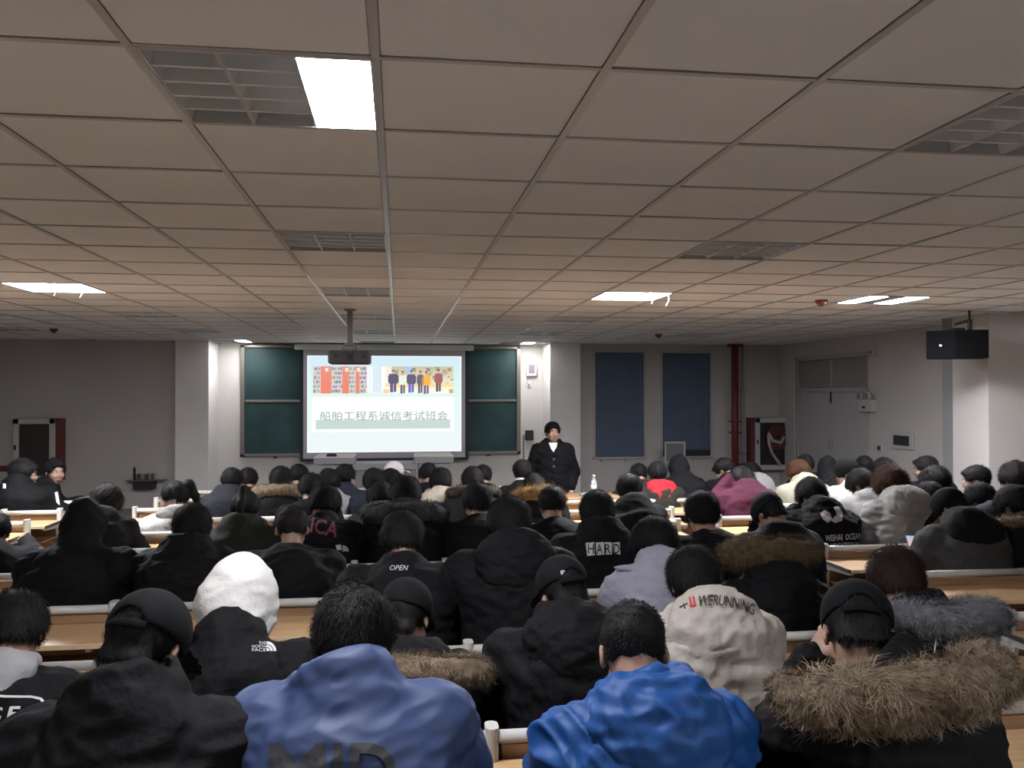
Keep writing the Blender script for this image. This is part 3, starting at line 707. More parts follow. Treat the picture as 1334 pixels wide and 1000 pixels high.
class Pose:
    """joint layout of a seated (or standing) figure, facing +y, hips over the origin"""
    def __init__(s, hy=.14, hz=1.12, pitch=25, yaw=0, roll=0, arms='desk', stand=False, wide=1., hx=0.):
        s.head = np.array([hx, hy, hz]); s.Rh = rotz(math.radians(yaw))@roty(math.radians(roll))@rotx(-math.radians(pitch)); s.stand = stand
        s.pel = np.array([0, .0, .97 if stand else .50])
        npitch = math.radians(min(60, max(0, pitch)*.55+(10 if not stand else 4)))
        s.N = s.head+rotx(-npitch)@np.array([0, -.038, -.158])+np.array([-hx*.25, 0, 0])
        up = s.N-s.pel
        bulge = np.array([0, -.055-.25*max(0, s.N[1]-.02), 0]) if not stand else np.zeros(3)
        s.w = s.pel+up*.42+bulge*.8; s.c = s.pel+up*.76+bulge*.7
        s.sh = [s.N+np.array([sd*.175*wide, .005, -.072]) for sd in (-1, 1)]
        s.el, s.wr = [], []
        for k, sd in enumerate((-1, 1)):
            S = s.sh[k]
            am = arms if isinstance(arms, str) else arms[k]
            if am == 'desk': e = S+np.array([sd*.075, .10, -.235]); e[2] = max(e[2], .72); w = np.array([sd*.13, e[1]+.20, .80])
            elif am == 'lap': e = S+np.array([sd*.06, .03, -.28]); w = e+np.array([-sd*.13, .20, -.03])
            elif am == 'face': e = S+np.array([sd*.09, .17, -.20]); w = s.head+np.array([sd*.085, .09, -.10])
            elif am == 'headhand': e = S+np.array([sd*.16, .12, -.10]); w = s.head+np.array([sd*.10, .02, .03])
            elif am == 'phone': e = S+np.array([sd*.06, .08, -.25]); w = e+np.array([-sd*.08, .22, .10])
            elif am == 'phoneout': e = S+np.array([sd*.10, .07, -.22]); w = np.array([-.19, .33, .815])
            elif am == 'pocket': e = S+np.array([sd*.10, -.02, -.27]); w = e+np.array([-sd*.05, .12, -.19])
            s.el.append(e); s.wr.append(w)
def lerp(a, b, t): return a+(b-a)*t
def body_field(p, h):
    lo = np.array([-.42, -.32, -.02]); hi = np.array([.42, .78, p.head[2]+.17])
    if p.stand: lo[1], hi[1] = -.3, .4
    F = Field(lo, hi, h)
    H = lambda q: p.head+p.Rh@(np.array(q)*HS)
    E = lambda c, r, k=.02, op='u', R=None: F.ell(H(c), np.array(r)*HS, p.Rh if R is None else p.Rh@R, k, op)
    # trunk and limbs
    F.cone(p.pel, p.w, .095, .085, .04, sc=(1.15, .8, 1)); F.cone(p.w, p.c, .085, .10, .04, sc=(1.15, .75, 1)); F.cone(p.c, p.N, .09, .055, .04, sc=(1.15, .8, 1))
    for k, sd in enumerate((-1, 1)):
        F.cone(p.N+np.array([0, 0, -.05]), p.sh[k], .05, .05, .03); F.cone(p.sh[k], p.el[k], .046, .036, .02); F.cone(p.el[k], p.wr[k], .036, .025, .015)
        if p.stand:
            hip = p.pel+np.array([sd*.085, 0, -.02]); kn = np.array([sd*.10, .02, .50]); an = np.array([sd*.105, -.02, .09])
        else:
            hip = p.pel+np.array([sd*.085, 0, -.0]); kn = np.array([sd*.115, .40, .485]); an = np.array([sd*.12, .38, .09])
        F.cone(hip, kn, .060, .045, .03); F.cone(kn, an, .044, .030, .02); F.cone(an+np.array([0, -.02, -.045]), an+np.array([0, .13, -.055]), .035, .03, .02)
        # hand: palm, four fingers, thumb
        a = p.wr[k]; d = a-p.el[k]; d = d/np.linalg.norm(d); side = np.cross(d, [0, 0, 1.]); side /= np.linalg.norm(side)+1e-9; up = np.cross(side, d)
        pc = a+d*.055; R = np.stack([side, d, up], 1)
        F.ell(pc, (.040, .055, .017), R, .012)
        for q, (off, L) in enumerate(((-.030, .060), (-.010, .072), (.011, .066), (.030, .052))):
            b0 = pc+side*off+d*.040; b1 = b0+d*L*.55-up*.012; b2 = b1+d*L*.40-up*.030
            F.cone(b0, b1, .0095, .009, .006); F.cone(b1, b2, .009, .0075, .004)
        t0 = pc-side*sd*.034-d*.02; t1 = t0-side*sd*.022+d*.03-up*.008; F.cone(t0, t1, .013, .0105, .01); F.cone(t1, t1+d*.03-up*.008, .0105, .008, .004)
    # neck and head
    F.cone(lerp(p.N, H((0, -.03, -.1)), -.1), H((0, -.028, -.05)), .060, .054, .025)
    E((0, -.014, .032), (.077, .095, .087), .02); E((0, .030, -.045), (.058, .062, .078), .03); E((0, .045, -.085), (.032, .036, .030), .02)
    E((0, .082, .022), (.050, .018, .018), .02)                        # brow
    E((0, .096, -.018), (.011, .016, .030), .008); E((0, .106, -.034), (.015, .014, .012), .008)      # nose
    for sd in (-1, 1):
        E((sd*.031, .094, .004), (.017, .010, .011), .008, 's')        # sockets
        E((sd*.036, .070, -.030), (.024, .024, .020), .02)             # cheeks
        E((sd*.080, -.006, -.012), (.008, .020, .033), .006, R=rotz(sd*.35)); E((sd*.088, .004, -.010), (.006, .010, .018), .004, 's')
    E((0, .092, -.062), (.024, .010, .006), .006); E((0, .098, -.0655), (.022, .004, .0018), .003, 's'); E((0, .090, -.074), (.020, .010, .007), .006)
    return F

def frame_of(p):
    u = p.N-p.c; u = u/np.linalg.norm(u); side = np.array([1., 0, 0]); back = np.cross(u, side); back = back/np.linalg.norm(back)
    if back[1] > 0: back = -back
    side = np.cross(back, u)
    if side[0] < 0: side = -side
    return side, back, u
def jacket_field(p, h, b, collar, hood, long=False):
    lo = np.array([-.50, -.42, .36]); hi = np.array([.50, .62, p.head[2]+.24])
    if p.stand: lo[1], hi[1], lo[2] = -.34, .34, .55
    F = Field(lo, hi, h); side, back, u = frame_of(p)
    H = lambda q: p.head+p.Rh@(np.array(q)*HS)
    F.cone(p.pel+np.array([0, 0, .0]), p.w, .150+b, .148+b, .05, sc=(1.12, .80, 1)); F.cone(p.w, p.c, .148+b, .158+b, .06, sc=(1.15, .76, 1))
    F.cone(p.c, p.N+u*-.02, .145+b*.9, .068+b*.5, .06, sc=(1.2, .85, 1))
    if long: F.cone(p.pel, p.pel+np.array([0, 0, -.30]), .16+b, .175+b, .04, sc=(1.15, .8, 1))
    for k, sd in enumerate((-1, 1)):
        F.cone(p.N-u*.05, p.sh[k], .066+b*.6, .066+b*.8, .045)
        F.cone(p.sh[k], p.el[k], .066+b, .056+b*.9, .03); F.cone(p.el[k], lerp(p.el[k], p.wr[k], .97), .055+b*.8, .040+b*.5, .02)
    ax = H((0, -.03, -.09))-p.N; ax = ax/np.linalg.norm(ax); xs = np.array([1., 0, 0]); ys = np.cross(ax, xs); ys /= np.linalg.norm(ys); R = np.stack([np.cross(ys, ax), ys, ax], 1)
    if collar == 'stand':
        for t, r in ((.0, .085), (.028, .082), (.055, .080)): F.ring(p.N+ax*t, r, .018+b*.25, R, 1.05, .02)
    elif collar == 'tall':
        for t, r in ((-.02, .105), (.015, .100), (.05, .096), (.08, .092)): F.ring(p.N+ax*t, r, .024+b*.2, R, 1.05, .03)
    elif collar == 'big':
        for t, r in ((-.01, .10), (.03, .105), (.065, .102)): F.ring(p.N+ax*t+back*.01, r, .026+b*.25, R, 1.05, .02)
    else: F.ring(p.N+ax*.005, .078, .018+b*.2, R, 1.05, .02)
    if hood in ('down', 'bigdown'):
        g = 1.18 if hood == 'bigdown' else 1.
        Rb = np.stack([side, back, u], 1)
        if hood == 'bigdown':
            F.ell(p.N+back*.070-u*.035, (.178, .108+b*.5, .155), Rb, .004)
        F.ell(p.N+back*.085*g-u*.015, (.150*g, .075*g, .085*g), Rb, .035); F.ell(p.N+back*.10*g-u*.10*g, (.128*g, .058*g, .085*g), Rb, .03)
        F.ring(p.N+back*.045*g+u*.035*g, .105*g, .030*g, np.stack([side, back*.94-u*.34, u*.94+back*.34], 1), .85, .02)
        F.ell(p.N+back*.05*g+u*.12, (.08*g, .045*g, .05*g), Rb, .02, 's')
    elif hood == 'up':
        up_ = p.Rh
        F.cone(p.N-u*.01, H((0, -.05, -.02)), .12, .10, .04, sc=(1.1, 1, 1))
        F.ell(H((0, -.022, .030)), np.array((.108, .132, .128))*HS, up_, .04); F.ell(H((0, -.11, .085)), np.array((.05, .05, .05))*HS, up_, .06)
        F.ell(H((0, .125, -.03)), np.array((.082, .10, .115))*HS, up_, .02, 's')
    return F
def cloth_noise(V, F, seed, amp, quilt=None, p=None):
    N = vnormals(V, F); P = V*np.array([1, 1, 1.])
    d = amp*.55*(wob(P*np.array([1, 1, 1.6]), 11, seed, 3)) - amp*.9*np.abs(wob(P*np.array([.6, .6, 1.5]), 21, seed+7, 2)) - amp*.35*np.abs(wob(P*np.array([1, 1, 1.2]), 48, seed+9, 1))
    if quilt:
        per, qa = quilt; s = V[:, 2]-.25*V[:, 1] + .012*np.sin(V[:, 0]*9+1)
        d = d + qa*(np.abs(np.sin(np.pi*s/per))**.55-.7)*np.clip((p.N[2]-.03-V[:, 2])/.05, 0, 1)
    return (V+N*d[:, None]).astype(np.float32)
def strands(V, N, D, L, w, n, seed, lift=.3, jit=.35, curl=0.):
    r = np.random.RandomState(seed); i = r.randint(0, len(V), n); v, nn, d = V[i], N[i], D[i]
    v = v + r.normal(scale=.003, size=v.shape)
    d = d + r.normal(scale=jit, size=d.shape); d = d-nn*(d*nn).sum(1, keepdims=True); d /= np.linalg.norm(d, axis=1, keepdims=True)+1e-9
    l = (L*r.uniform(.55, 1.25, n))[:, None]; sd = np.cross(d, nn); sd /= np.linalg.norm(sd, axis=1, keepdims=True)+1e-9
    a = v-nn*.003; m = a+d*l*.5+nn*l*lift*.6+sd*l*curl*r.normal(size=(n, 1)); t = a+d*l+nn*l*lift*.75+sd*l*curl*r.normal(size=(n, 1))-nn*l*.1
    P = np.stack([a-sd*w/2, a+sd*w/2, m-sd*w*.35, m+sd*w*.35, t], 1).reshape(-1, 3)
    b = (np.arange(n)*5)[:, None]; T = np.concatenate([b+np.array([[0, 1, 3]]), b+np.array([[0, 3, 2]]), b+np.array([[2, 3, 4]])], 0)
    return P.astype(np.float32), T
def tri(F): return np.concatenate([F[:, [0, 1, 2]], F[:, [0, 2, 3]]], 0)
HAIR = {}
def hair_mesh(style, fine=True, seed=1):
    key = (style, fine, seed)
    if key in HAIR: return HAIR[key]
    h = .0075 if fine else .011
    F = Field((-.14, -.20, -.34 if style in ('long', 'pony') else -.16), (.14, .16, .20), h); s = HS
    t = {'under': .006, 'short': .013, 'buzz': .006, 'medium': .020, 'fluffy': .030, 'long': .018, 'pony': .014}[style]
    E = lambda c, r, k=.01, op='u': F.ell(np.array(c)*s, np.array(r)*s, None, k, op)
    E((0, -.014, .033), (.078+t, .096+t, .088+t))
    if style in ('medium', 'fluffy'): E((0, .075, .062), (.064, .03, .028), .02); E((0, -.075, -.02), (.072, .035, .05), .02)
    if style == 'fluffy': E((.02, -.02, .10), (.075, .08, .05), .03); E((0, -.075, .02), (.082, .045, .06), .03)
    if style == 'under': E((0, -.066, -.045), (.064, .036, .062), .02); E((0, -.052, -.085), (.054, .034, .045), .02)
    if style == 'short': E((0, .08, .075), (.055, .025, .022), .02)
    E((0, .112, -.050), (.080, .062, .118), .012, 's')
    for sd in (-1, 1): E((sd*.092, .022 if style not in ('long',) else .05, -.030), (.030, .040, .050), .008, 's')
    if style not in ('long',):
        nz = {'under': -.125, 'short': -.062, 'buzz': -.066, 'medium': -.075, 'fluffy': -.080, 'pony': -.05}[style]
        F.cut(np.array((0, -.09, nz))*s, (0, .45, -1), .012)
        F.cut(np.array((0, .03, -.03 if style != 'fluffy' else -.045))*s, (0, .3, -1), .01)
    else:
        F.cone(np.array((0, -.05, .02)), np.array((0, -.075, -.24)), .092, .060, .03, sc=(1.1, .72, 1))
        for sd in (-1, 1): F.cone((sd*.075, .0, .0), (sd*.085, -.01, -.20), .030, .022, .02)
        E((0, .112, -.050), (.066, .062, .118), .012, 's')
        F.cone((0, 0, -.08), (0, .02, -.32), .052, .06, .01, 's')
    if style == 'pony':
        E((0, -.105, .085), (.036, .036, .036), .012); F.cone((0, -.13, .09), (0, -.155, -.02), .035, .030, .02); F.cone((0, -.155, -.02), (0, -.14, -.16), .030, .012, .02)
    V, Q = F.nets(); N = vnormals(V, Q)
    V = V + N*(wob(V, 45, seed, 2)*.003*(2.2 if style == 'fluffy' else 1.))[:, None]
    cr = np.array((.01, -.035, .13)); d = V-cr; d[:, 2] -= .05; d = d-N*(d*N).sum(1, keepdims=True); d /= np.linalg.norm(d, axis=1, keepdims=True)+1e-9
    if style == 'short': d = d*.7+np.array([.3, .2, .3])
    L, w, lift, jit, cu = {'under': (.030, .0022, .12, .3, .05), 'short': (.022, .0022, .60, .55, .05), 'buzz': (.008, .0016, 1.1, .5, 0), 'medium': (.036, .0024, .38, .45, .12), 'fluffy': (.045, .0026, .40, .6, .25), 'long': (.09, .003, .08, .12, .04), 'pony': (.05, .0024, .1, .2, .04)}[style]
    n = 6000 if fine else 1400
    if not fine: w *= 1.9
    SP, ST = strands(V, N, d, L, w, n, seed, lift, jit, cu)
    me = mesh_np('hair', np.concatenate([V, SP]), np.concatenate([tri(Q), ST+len(V)]), True)
    HAIR[key] = me; return me
CAPS = {}
def cap_mesh(opening=True):
    if opening in CAPS: return CAPS[opening]
    F = Field((-.14, -.16, -.05), (.14, .24, .18), .007); s = HS
    F.ell(np.array((0, -.012, .040))*s, np.array((.0925, .111, .100))*s, None, .01)
    F.cut(np.array((0, -.01, .012))*s, (0, -.12, -1), .004)
    F.ell(np.array((0, -.012, .030))*s, np.array((.082, .100, .090))*s, None, .004, 's')
    F.ell(np.array((0, .125, .030))*s, np.array((.074, .085, .0075))*s, rotx(-.22), .008)
    if opening: F.ell(np.array((0, -.118, .020))*s, np.array((.040, .05, .034))*s, None, .003, 's')
    F.ell(np.array((0, -.012, .1395))*s, np.array((.009, .009, .006))*s, None, .002)
    V, Q = F.nets(); me = mesh_np('cap_crown', V, Q, True); CAPS[opening] = me; return me
def strap_mesh():
    if 'st' in CAPS: return CAPS['st']
    me = MB().tube([(math.sin(t)*.0915*HS, (-.012-.110*math.cos(t))*HS, .016*HS) for t in np.linspace(-.55, .55, 9)], .0105, 8, sx=.25).mesh('strap'); CAPS['st'] = me; return me
def fur_mesh(p, a, b, z0, dz, rad, L, n, seed, span=115, off=(0, 0)):
    side, back, u = frame_of(p); r = np.random.RandomState(seed)
    th = np.radians(np.linspace(-span, span, 41)); C = np.array([p.N+side*(a*math.sin(t)+off[0])+back*(b*math.cos(t)+.015)+u*(z0+off[1]-dz*math.cos(t)) for t in th])
    T = np.gradient(C, axis=0); T /= np.linalg.norm(T, axis=1, keepdims=True)
    k = 12; V = []; N = []
    for q in range(41):
        e1 = np.cross(T[q], u); e1 /= np.linalg.norm(e1); e2 = np.cross(e1, T[q]); rr = rad*(.55+.45*math.sin(math.pi*min(1, max(0, (q+4)/48))))
        for m in range(k):
            ph = 2*math.pi*m/k; nn = e1*math.cos(ph)+e2*math.sin(ph); V.append(C[q]+nn*rr*(1+.12*r.normal())); N.append(nn)
    V, N = np.array(V), np.array(N)
    Q = np.array([(q*k+m, q*k+(m+1) % k, (q+1)*k+(m+1) % k, (q+1)*k+m) for q in range(40) for m in range(k)])
    # fine roots over the tube surface
    idx = r.randint(0, len(Q), n); uu, vv = r.rand(n, 1), r.rand(n, 1); q4 = Q[idx]
    RV = (V[q4[:, 0]]*(1-uu)+V[q4[:, 1]]*uu)*(1-vv)+(V[q4[:, 3]]*(1-uu)+V[q4[:, 2]]*uu)*vv; RN = N[q4[:, 0]]*(1-vv)+N[q4[:, 3]]*vv; RN /= np.linalg.norm(RN, axis=1, keepdims=True)
    D = np.tile(back*.6-u*.6, (n, 1))+.4*np.stack([wob(RV, 18, seed+m, 1) for m in range(3)], 1)*2.2
    SP, ST = strands(RV, RN, D, L, .0021 if n > 4000 else .0034, n, seed, .62, .5, .16)
    me = mesh_np('fur_trim', np.concatenate([V, SP]), np.concatenate([tri(Q), ST+len(V)]), True)
    return me
LEGS = {}
def legs_mesh(stand=False):
    if stand in LEGS: return LEGS[stand]
    p = Pose(0 if stand else .14, 1.58 if stand else 1.12, stand=stand)
    F = Field((-.28, -.22, -.005), (.28, .62, 1.1 if stand else .64), .016); S = Field((-.10, -.12, -.012), (.10, .26, .16), .010)
    for sd in (-1, 1):
        if stand: hip = p.pel+np.array([sd*.085, 0, -.02]); kn = np.array([sd*.10, .02, .50]); an = np.array([sd*.105, -.02, .10])
        else: hip = np.array([sd*.085, .0, .505]); kn = np.array([sd*.115, .40, .487]); an = np.array([sd*.12, .38, .11])
        F.cone(hip, kn, .092, .072, .03); F.cone(kn, an, .070, .056, .02)
    F.cone(p.pel-np.array([.06, .02, 0]), p.pel+np.array([.06, -.02, 0]), .112, .112, .03)
    V, Q = F.nets(); a = mesh_np('trousers', V, Q, True)
    an = np.array([0, 0, .11 if not stand else .10])
    S.cone(an+np.array([0, -.035, -.065]), an+np.array([0, .155, -.072]), .045, .038, .02, sc=(1, 1, .95)); S.cone(an+np.array([0, -.02, -.03]), an, .048, .044, .02); S.cut((0, 0, .002), (0, 0, -1), .002)
    V, Q = S.nets(); b = mesh_np('shoe', V, Q, True)
    LEGS[stand] = (a, b); return a, b

# ------------------------------------------------------------------ cloth, skin and hair materials
CLOTH = dict(black=(.0040, .0040, .0046), charcoal=(.014, .015, .018), navy=(.012, .014, .022), olive=(.018, .019, .014), grey=(0.2040, 0.2006, 0.1972), lightgrey=(0.2448, 0.2380, 0.2244), white=(0.5040, 0.4896, 0.4608),
             cream=(0.3400, 0.3060, 0.2652), beige=(0.3128, 0.2720, 0.2176), lavender=(0.2310, 0.2240, 0.2660), blue=(.0042, .046, .175), slate=(.024, .040, .100), magenta=(.055, .011, .024), red=(0.3150, 0.0150, 0.0225),
             darkgrey=(0.0413, 0.0405, 0.0398), oat=(0.2530, 0.2420, 0.1815), lilac=(0.1400, 0.0980, 0.1400), stripe=(.05, .06, .12))
def cloth(c, shiny=False):
    if shiny:
        nm = 'cloth_%s_shiny' % c
        if nm in MATS: return MATS[nm]
        m = mat(nm, CLOTH[c], .58, spec=.28); nt = m.node_tree; b = nt.nodes['Principled BSDF']
        tc = nt.nodes.new('ShaderNodeTexCoord'); n1 = nt.nodes.new('ShaderNodeTexNoise'); n1.noise_type = 'RIDGED_MULTIFRACTAL'
        for k_, v_ in (('Scale', 9.0 if c == 'blue' else 4.5), ('Detail', 2.5), ('Distortion', 1.0), ('Roughness', .5)): n1.inputs[k_].default_value = v_
        bp = nt.nodes.new('ShaderNodeBump'); bp.inputs['Strength'].default_value = .75 if c == 'blue' else .3; bp.inputs['Distance'].default_value = .02
        nt.links.new(tc.outputs['Object'], n1.inputs[0]); nt.links.new(n1.outputs[0], bp.inputs['Height']); nt.links.new(bp.outputs[0], b.inputs['Normal'])
        return m
    return mat('cloth_%s%s' % (c, '_shiny' if shiny else ''), CLOTH[c], .36 if shiny else .78, bump=.25 if shiny else .35, bscale=26 if shiny else 55, spec=.45 if shiny else .12, var=.10, vscale=12)
SKIN = [mat('skin_tone_%d' % k, c, .5, var=.08, vscale=25, spec=.35) for k, c in enumerate(((.27, .16, .11), (.34, .215, .155), (.235, .14, .095)))]
HAIRC = dict(black=(.0075, .0070, .0070), brown=(.024, .013, .009), auburn=(.050, .021, .010), dark=(.012, .010, .009))
def hairm(c): return mat('hair_%s' % c, HAIRC[c], .68, spec=.14)
FURC = dict(tan=(.20, .150, .100), brown=(.105, .070, .036), grey=(.16, .16, .17), darkgrey=(.045, .045, .048), gold=(.23, .15, .065), darkbrown=(.055, .042, .030))
M_eyew = mat('eye_white', (.62, .60, .57), .3); M_eyed = mat('eye_dark', (.01, .008, .006), .2)
def eye_mesh():
    bm = bmesh.new(); bmesh.ops.create_uvsphere(bm, u_segments=12, v_segments=8, radius=.0088)
    for f in bm.faces:
        c = f.calc_center_median(); f.material_index = 1 if (c.y > .0075) else 0; f.smooth = True
    me = bpy.data.meshes.new('eye'); bm.to_mesh(me); bm.free(); me.materials.append(M_eyew); me.materials.append(M_eyed); return me
EYE = eye_mesh()
BROW = MB().tube([(-.014, 0, -.001), (0, .003, .002), (.014, -.002, -.002)], [.002, .0035, .0015], 6).mesh('eyebrow'); BROW.materials.append(hairm('black'))
LIPS = MB().tube([(-.021, -.008, 0), (-.01, .0, .001), (0, .001, 0), (.01, .0, .001), (.021, -.008, 0)], [.001, .0045, .0055, .0045, .001], 8).mesh('lips'); LIPS.materials.append(mat('lip_tone', (.27, .105, .085), .45))
GL = MB()
for sd in (-1, 1):
    GL.tube([(sd*.033+.022*math.cos(t), .112, .003+.017*math.sin(t)) for t in np.linspace(0, 6.2832, 17)], .0016, 6, cap=False); GL.tube([(sd*.054, .111, .006), (sd*.082, .02, .004), (sd*.086, -.01, -.008)], .0015, 6)
GL.tube([(-.011, .112, .006), (.011, .112, .006)], .0015, 6)
GLASSES = GL.mesh('eyeglasses'); GLASSES.materials.append(mat('spectacle_metal', (.10, .09, .08), .3, metal=.6))
BODY, JACK = {}, {}
PEOPLE = {}
def person(px, py, row, label, jk='black', hair='short', hc='black', hy=.14, pitch=25, hyaw=0, hroll=0, turn=0, arms='desk', bulk=.03, collar='crew', hood=None, hoodc=None,
           fur=None, cap=None, quilt=None, shiny=False, face=False, glasses=False, stand=False, Y=None, dY=0., wide=1., hx=0., skin=0, wr=1., pants='charcoal', key=None, fine=None, group='students seated on the benches', long=False, capc='black', opening=True, scale=1., hem=None):
    fine = (row <= 2) if fine is None else fine
    if not stand and pitch > 12: pitch = min(56, pitch+10); hy = round(hy+.06, 3)
    t = math.radians(turn); R = rotz(t); o = R@np.array([hx, hy, 0])
    by = (ROWS[row]+.22+dY) if Y is None else Y
    hw_ = aty(px, py, by+o[1]); base = Vector((hw_.x-o[0], by, 0)); hz = hw_.z/scale
    if not fine: hz = round(hz/.03)*.03
    pk = (hy, round(hz, 3), pitch, hyaw, hroll, str(arms), stand, wide, hx)
    p = Pose(hy, hz, pitch, hyaw, hroll, arms, stand, wide, hx)
    bk = pk+(fine, face, row == 0)
    if bk not in BODY:
        V, Q = body_field(p, (.0095 if row == 0 or stand else .015) if fine else (.015 if face else .018)).nets(); BODY[bk] = mesh_np('body', V, Q, True)
    body = BODY[bk]
    me = body
    rt = link_own('person', me, SKIN[skin]); rt.location = base; rt.rotation_euler = (0, 0, t); rt.scale = (scale,)*3
    tag(rt, label, 'person', group)
    jkey = pk+(fine, bulk, collar, hood if hood != 'up2' else None, str(quilt), wr, long)
    sep_hood = hood == 'up' and hoodc; hoodV = None
    if jkey not in JACK:
        V, Q = jacket_field(p, (.0085 if row == 0 else .0130) if fine else .022, bulk, collar, None if hoodc else hood, long).nets()
        V = cloth_noise(V, Q, len(JACK)*3+5, (.012 if fine else .009)*wr, quilt, p); JACK[jkey] = (V, Q, mesh_np('jacket', V, Q, True))
    V, Q, jm = JACK[jkey]
    jo = link_own('jacket', jm, cloth(jk, shiny), rt)
    if sep_hood:
        Fh = jacket_field(p, .0105, bulk, collar, 'up', False); F0 = Field(Fh.lo, Fh.lo+Fh.h*(Fh.n-1), Fh.h)
        H = lambda q: p.head+p.Rh@(np.array(q)*HS)
        side, back, u = frame_of(p)
        F0.cone(p.N+u*.03, H((0, -.05, -.02)), .085, .095, .04, sc=(1.1, 1, 1)); F0.ell(H((0, -.022, .030)), np.array((.112, .135, .135))*HS, p.Rh, .04); F0.ell(H((0, -.07, .095)), np.array((.060, .07, .065))*HS, p.Rh, .06); F0.ell(H((0, .055, -.025)), np.array((.098, .10, .11))*HS, p.Rh, .05)
        F0.ell(H((0, .165, -.04)), np.array((.082, .10, .105))*HS, p.Rh, .02, 's')
        HV, HQ = F0.nets(); HV = cloth_noise(HV, HQ, 77, .007); link('hood', mesh_np('hood', HV, HQ, True), cloth(hoodc), rt)
    elif hoodc and hood in ('down', 'bigdown'):
        g = 1.22 if hood == 'bigdown' else 1.; side, back, u = frame_of(p); Rb = np.stack([side, back, u], 1)
        F0 = Field(p.N-.32, p.N+.32, .0105 if fine else .014); b2 = .008
        if hood == 'bigdown':
            F0.ell(p.N+back*(.088+bulk*.4)-u*.050, (.188, .088+bulk*.35, .165), Rb, .02); F0.ell(p.N+back*.05+u*.03, (.135, .085, .075), Rb, .03)
            F0.ell(p.N+back*.02+u*.13, (.075, .06, .06), Rb, .02, 's')
        else:
            F0.ell(p.N+back*.09*g-u*.010, (.158*g, .080*g, .090*g), Rb, .035); F0.ell(p.N+back*.105*g-u*.095*g, (.136*g, .062*g, .090*g), Rb, .03)
            F0.ring(p.N+back*.045*g+u*.038*g, .108*g, .034*g, np.stack([side, back*.94-u*.34, u*.94+back*.34], 1), .85, .02); F0.ell(p.N+back*.075*g+u*.08, (.088*g, .047*g, .055*g), Rb, .02, 's')
        HV, HQ = F0.nets(); HV = cloth_noise(HV, HQ, len(PEOPLE)+50, .010*wr); hoodV = (HV, HQ); link('hood', mesh_np('hood', HV, HQ, True), cloth(hoodc, shiny), rt)
    tr, sh_ = legs_mesh(stand)
    link_own('trousers', tr, cloth(pants), rt); [link('shoe', sh_, mat('shoe_dark', (.02, .02, .02), .5), rt, ((sd*.105, -.02, 0) if stand else (sd*.12, .38, 0))) for sd in (-1, 1)]
    HM = Matrix([[*p.Rh[0], p.head[0]], [*p.Rh[1], p.head[1]], [*p.Rh[2], p.head[2]], [0, 0, 0, 1]])
    def onhead(nm, m_e, m_=None, off=None, parent=rt):
        ob = link_own(nm, m_e, m_, parent) if m_ is not None else link(nm, m_e, None, parent); ob.matrix_local = HM @ Matrix.Translation(Vector(off)*HS) if off else HM; return ob
    if hair and hood != 'up': onhead('hair', hair_mesh('under' if cap else hair, fine, 1 if (len(PEOPLE) % 2) else 2), hairm(hc))
    elif hair: onhead('hair', hair_mesh('buzz', False, 1), hairm(hc))
    if cap:
        c_ = onhead('cap', cap_mesh(opening), mat('cap_%s' % capc, {'black': (.0042, .0042, .0046), 'white': (.48, .46, .43), 'charcoal': (.010, .010, .012)}[capc], .85, spec=.12, bump=.15, bscale=200))
        if opening:
            s_ = link('cap_strap', strap_mesh(), mat('strap_black', (.005, .005, .0055), .9, spec=.08), c_)
    if face:
        for sd in (-1, 1):
            onhead('eye', EYE, None, (sd*.031, .086, .004)); onhead('eyebrow', BROW, None, (sd*.032, .101, .024))
        onhead('lips', LIPS, None, (0, .101, -.0665))
    if glasses: onhead('eyeglasses', GLASSES)
    if fur:
        fc, kw = fur; d = dict(a=.175, b=.135, z0=.02, dz=.04, rad=.042, L=.05, n=5200 if fine else 1500, seed=len(PEOPLE)+3); d.update(kw)
        fo = link('fur_trim', fur_mesh(p, **d), mat('fur_%s' % fc, FURC[fc], .75, var=.45, vscale=30, spec=.2), rt); fo['kind'] = 'stuff'
    if key is None: key = label
    PEOPLE[key] = dict(o=rt, p=p, V=V, Q=Q, jacket=jo, R=R, base=base, HM=HM, scale=scale, hoodV=hoodV)
    return rt
def stick(V2, F2, who, to_px, m, name='lettering', lift=.005, surf=None, sub=True):
    """lay a flat 2D mesh (in photo pixels) onto the cloth it is printed on"""
    d = PEOPLE[who]; V, Q = surf if surf is not None else (d['V'], d['Q'])
    if surf is None and d['hoodV'] is not None: V = np.concatenate([V, d['hoodV'][0]]); Q = np.concatenate([Q, d['hoodV'][1]+len(d['V'])])
    if 'bvh' not in d or surf is not None: bv = BVHTree.FromPolygons([tuple(v) for v in V], [tuple(q) for q in Q]); d.setdefault('bvh', bv)
    else: bv = d['bvh']
    Ri = d['R'].T; o = Ri@(np.array([0, 0, CAMZ])-np.array(d['base'])); o = o/d['scale']; out = []; ok = []
    for x, y in to_px:
        dr = Ri@ray(x, y); dr = dr/np.linalg.norm(dr); hit = bv.ray_cast(Vector(o), Vector(dr))
        if hit[0] is None: out.append((0, 0, 0)); ok.append(False)
        else: n = hit[1] if hit[1].dot(Vector(dr)) < 0 else -hit[1]; out.append(tuple(hit[0]+n*lift*.4-Vector(dr)*lift*.6)); ok.append(True)
    F2 = [f for f in F2 if all(ok[i] for i in f)]
    if not F2: return None
    me = bpy.data.meshes.new(name); me.from_pydata(out, [], F2); me.validate(); me.update()
    return link(name, me, m, d['jacket'])
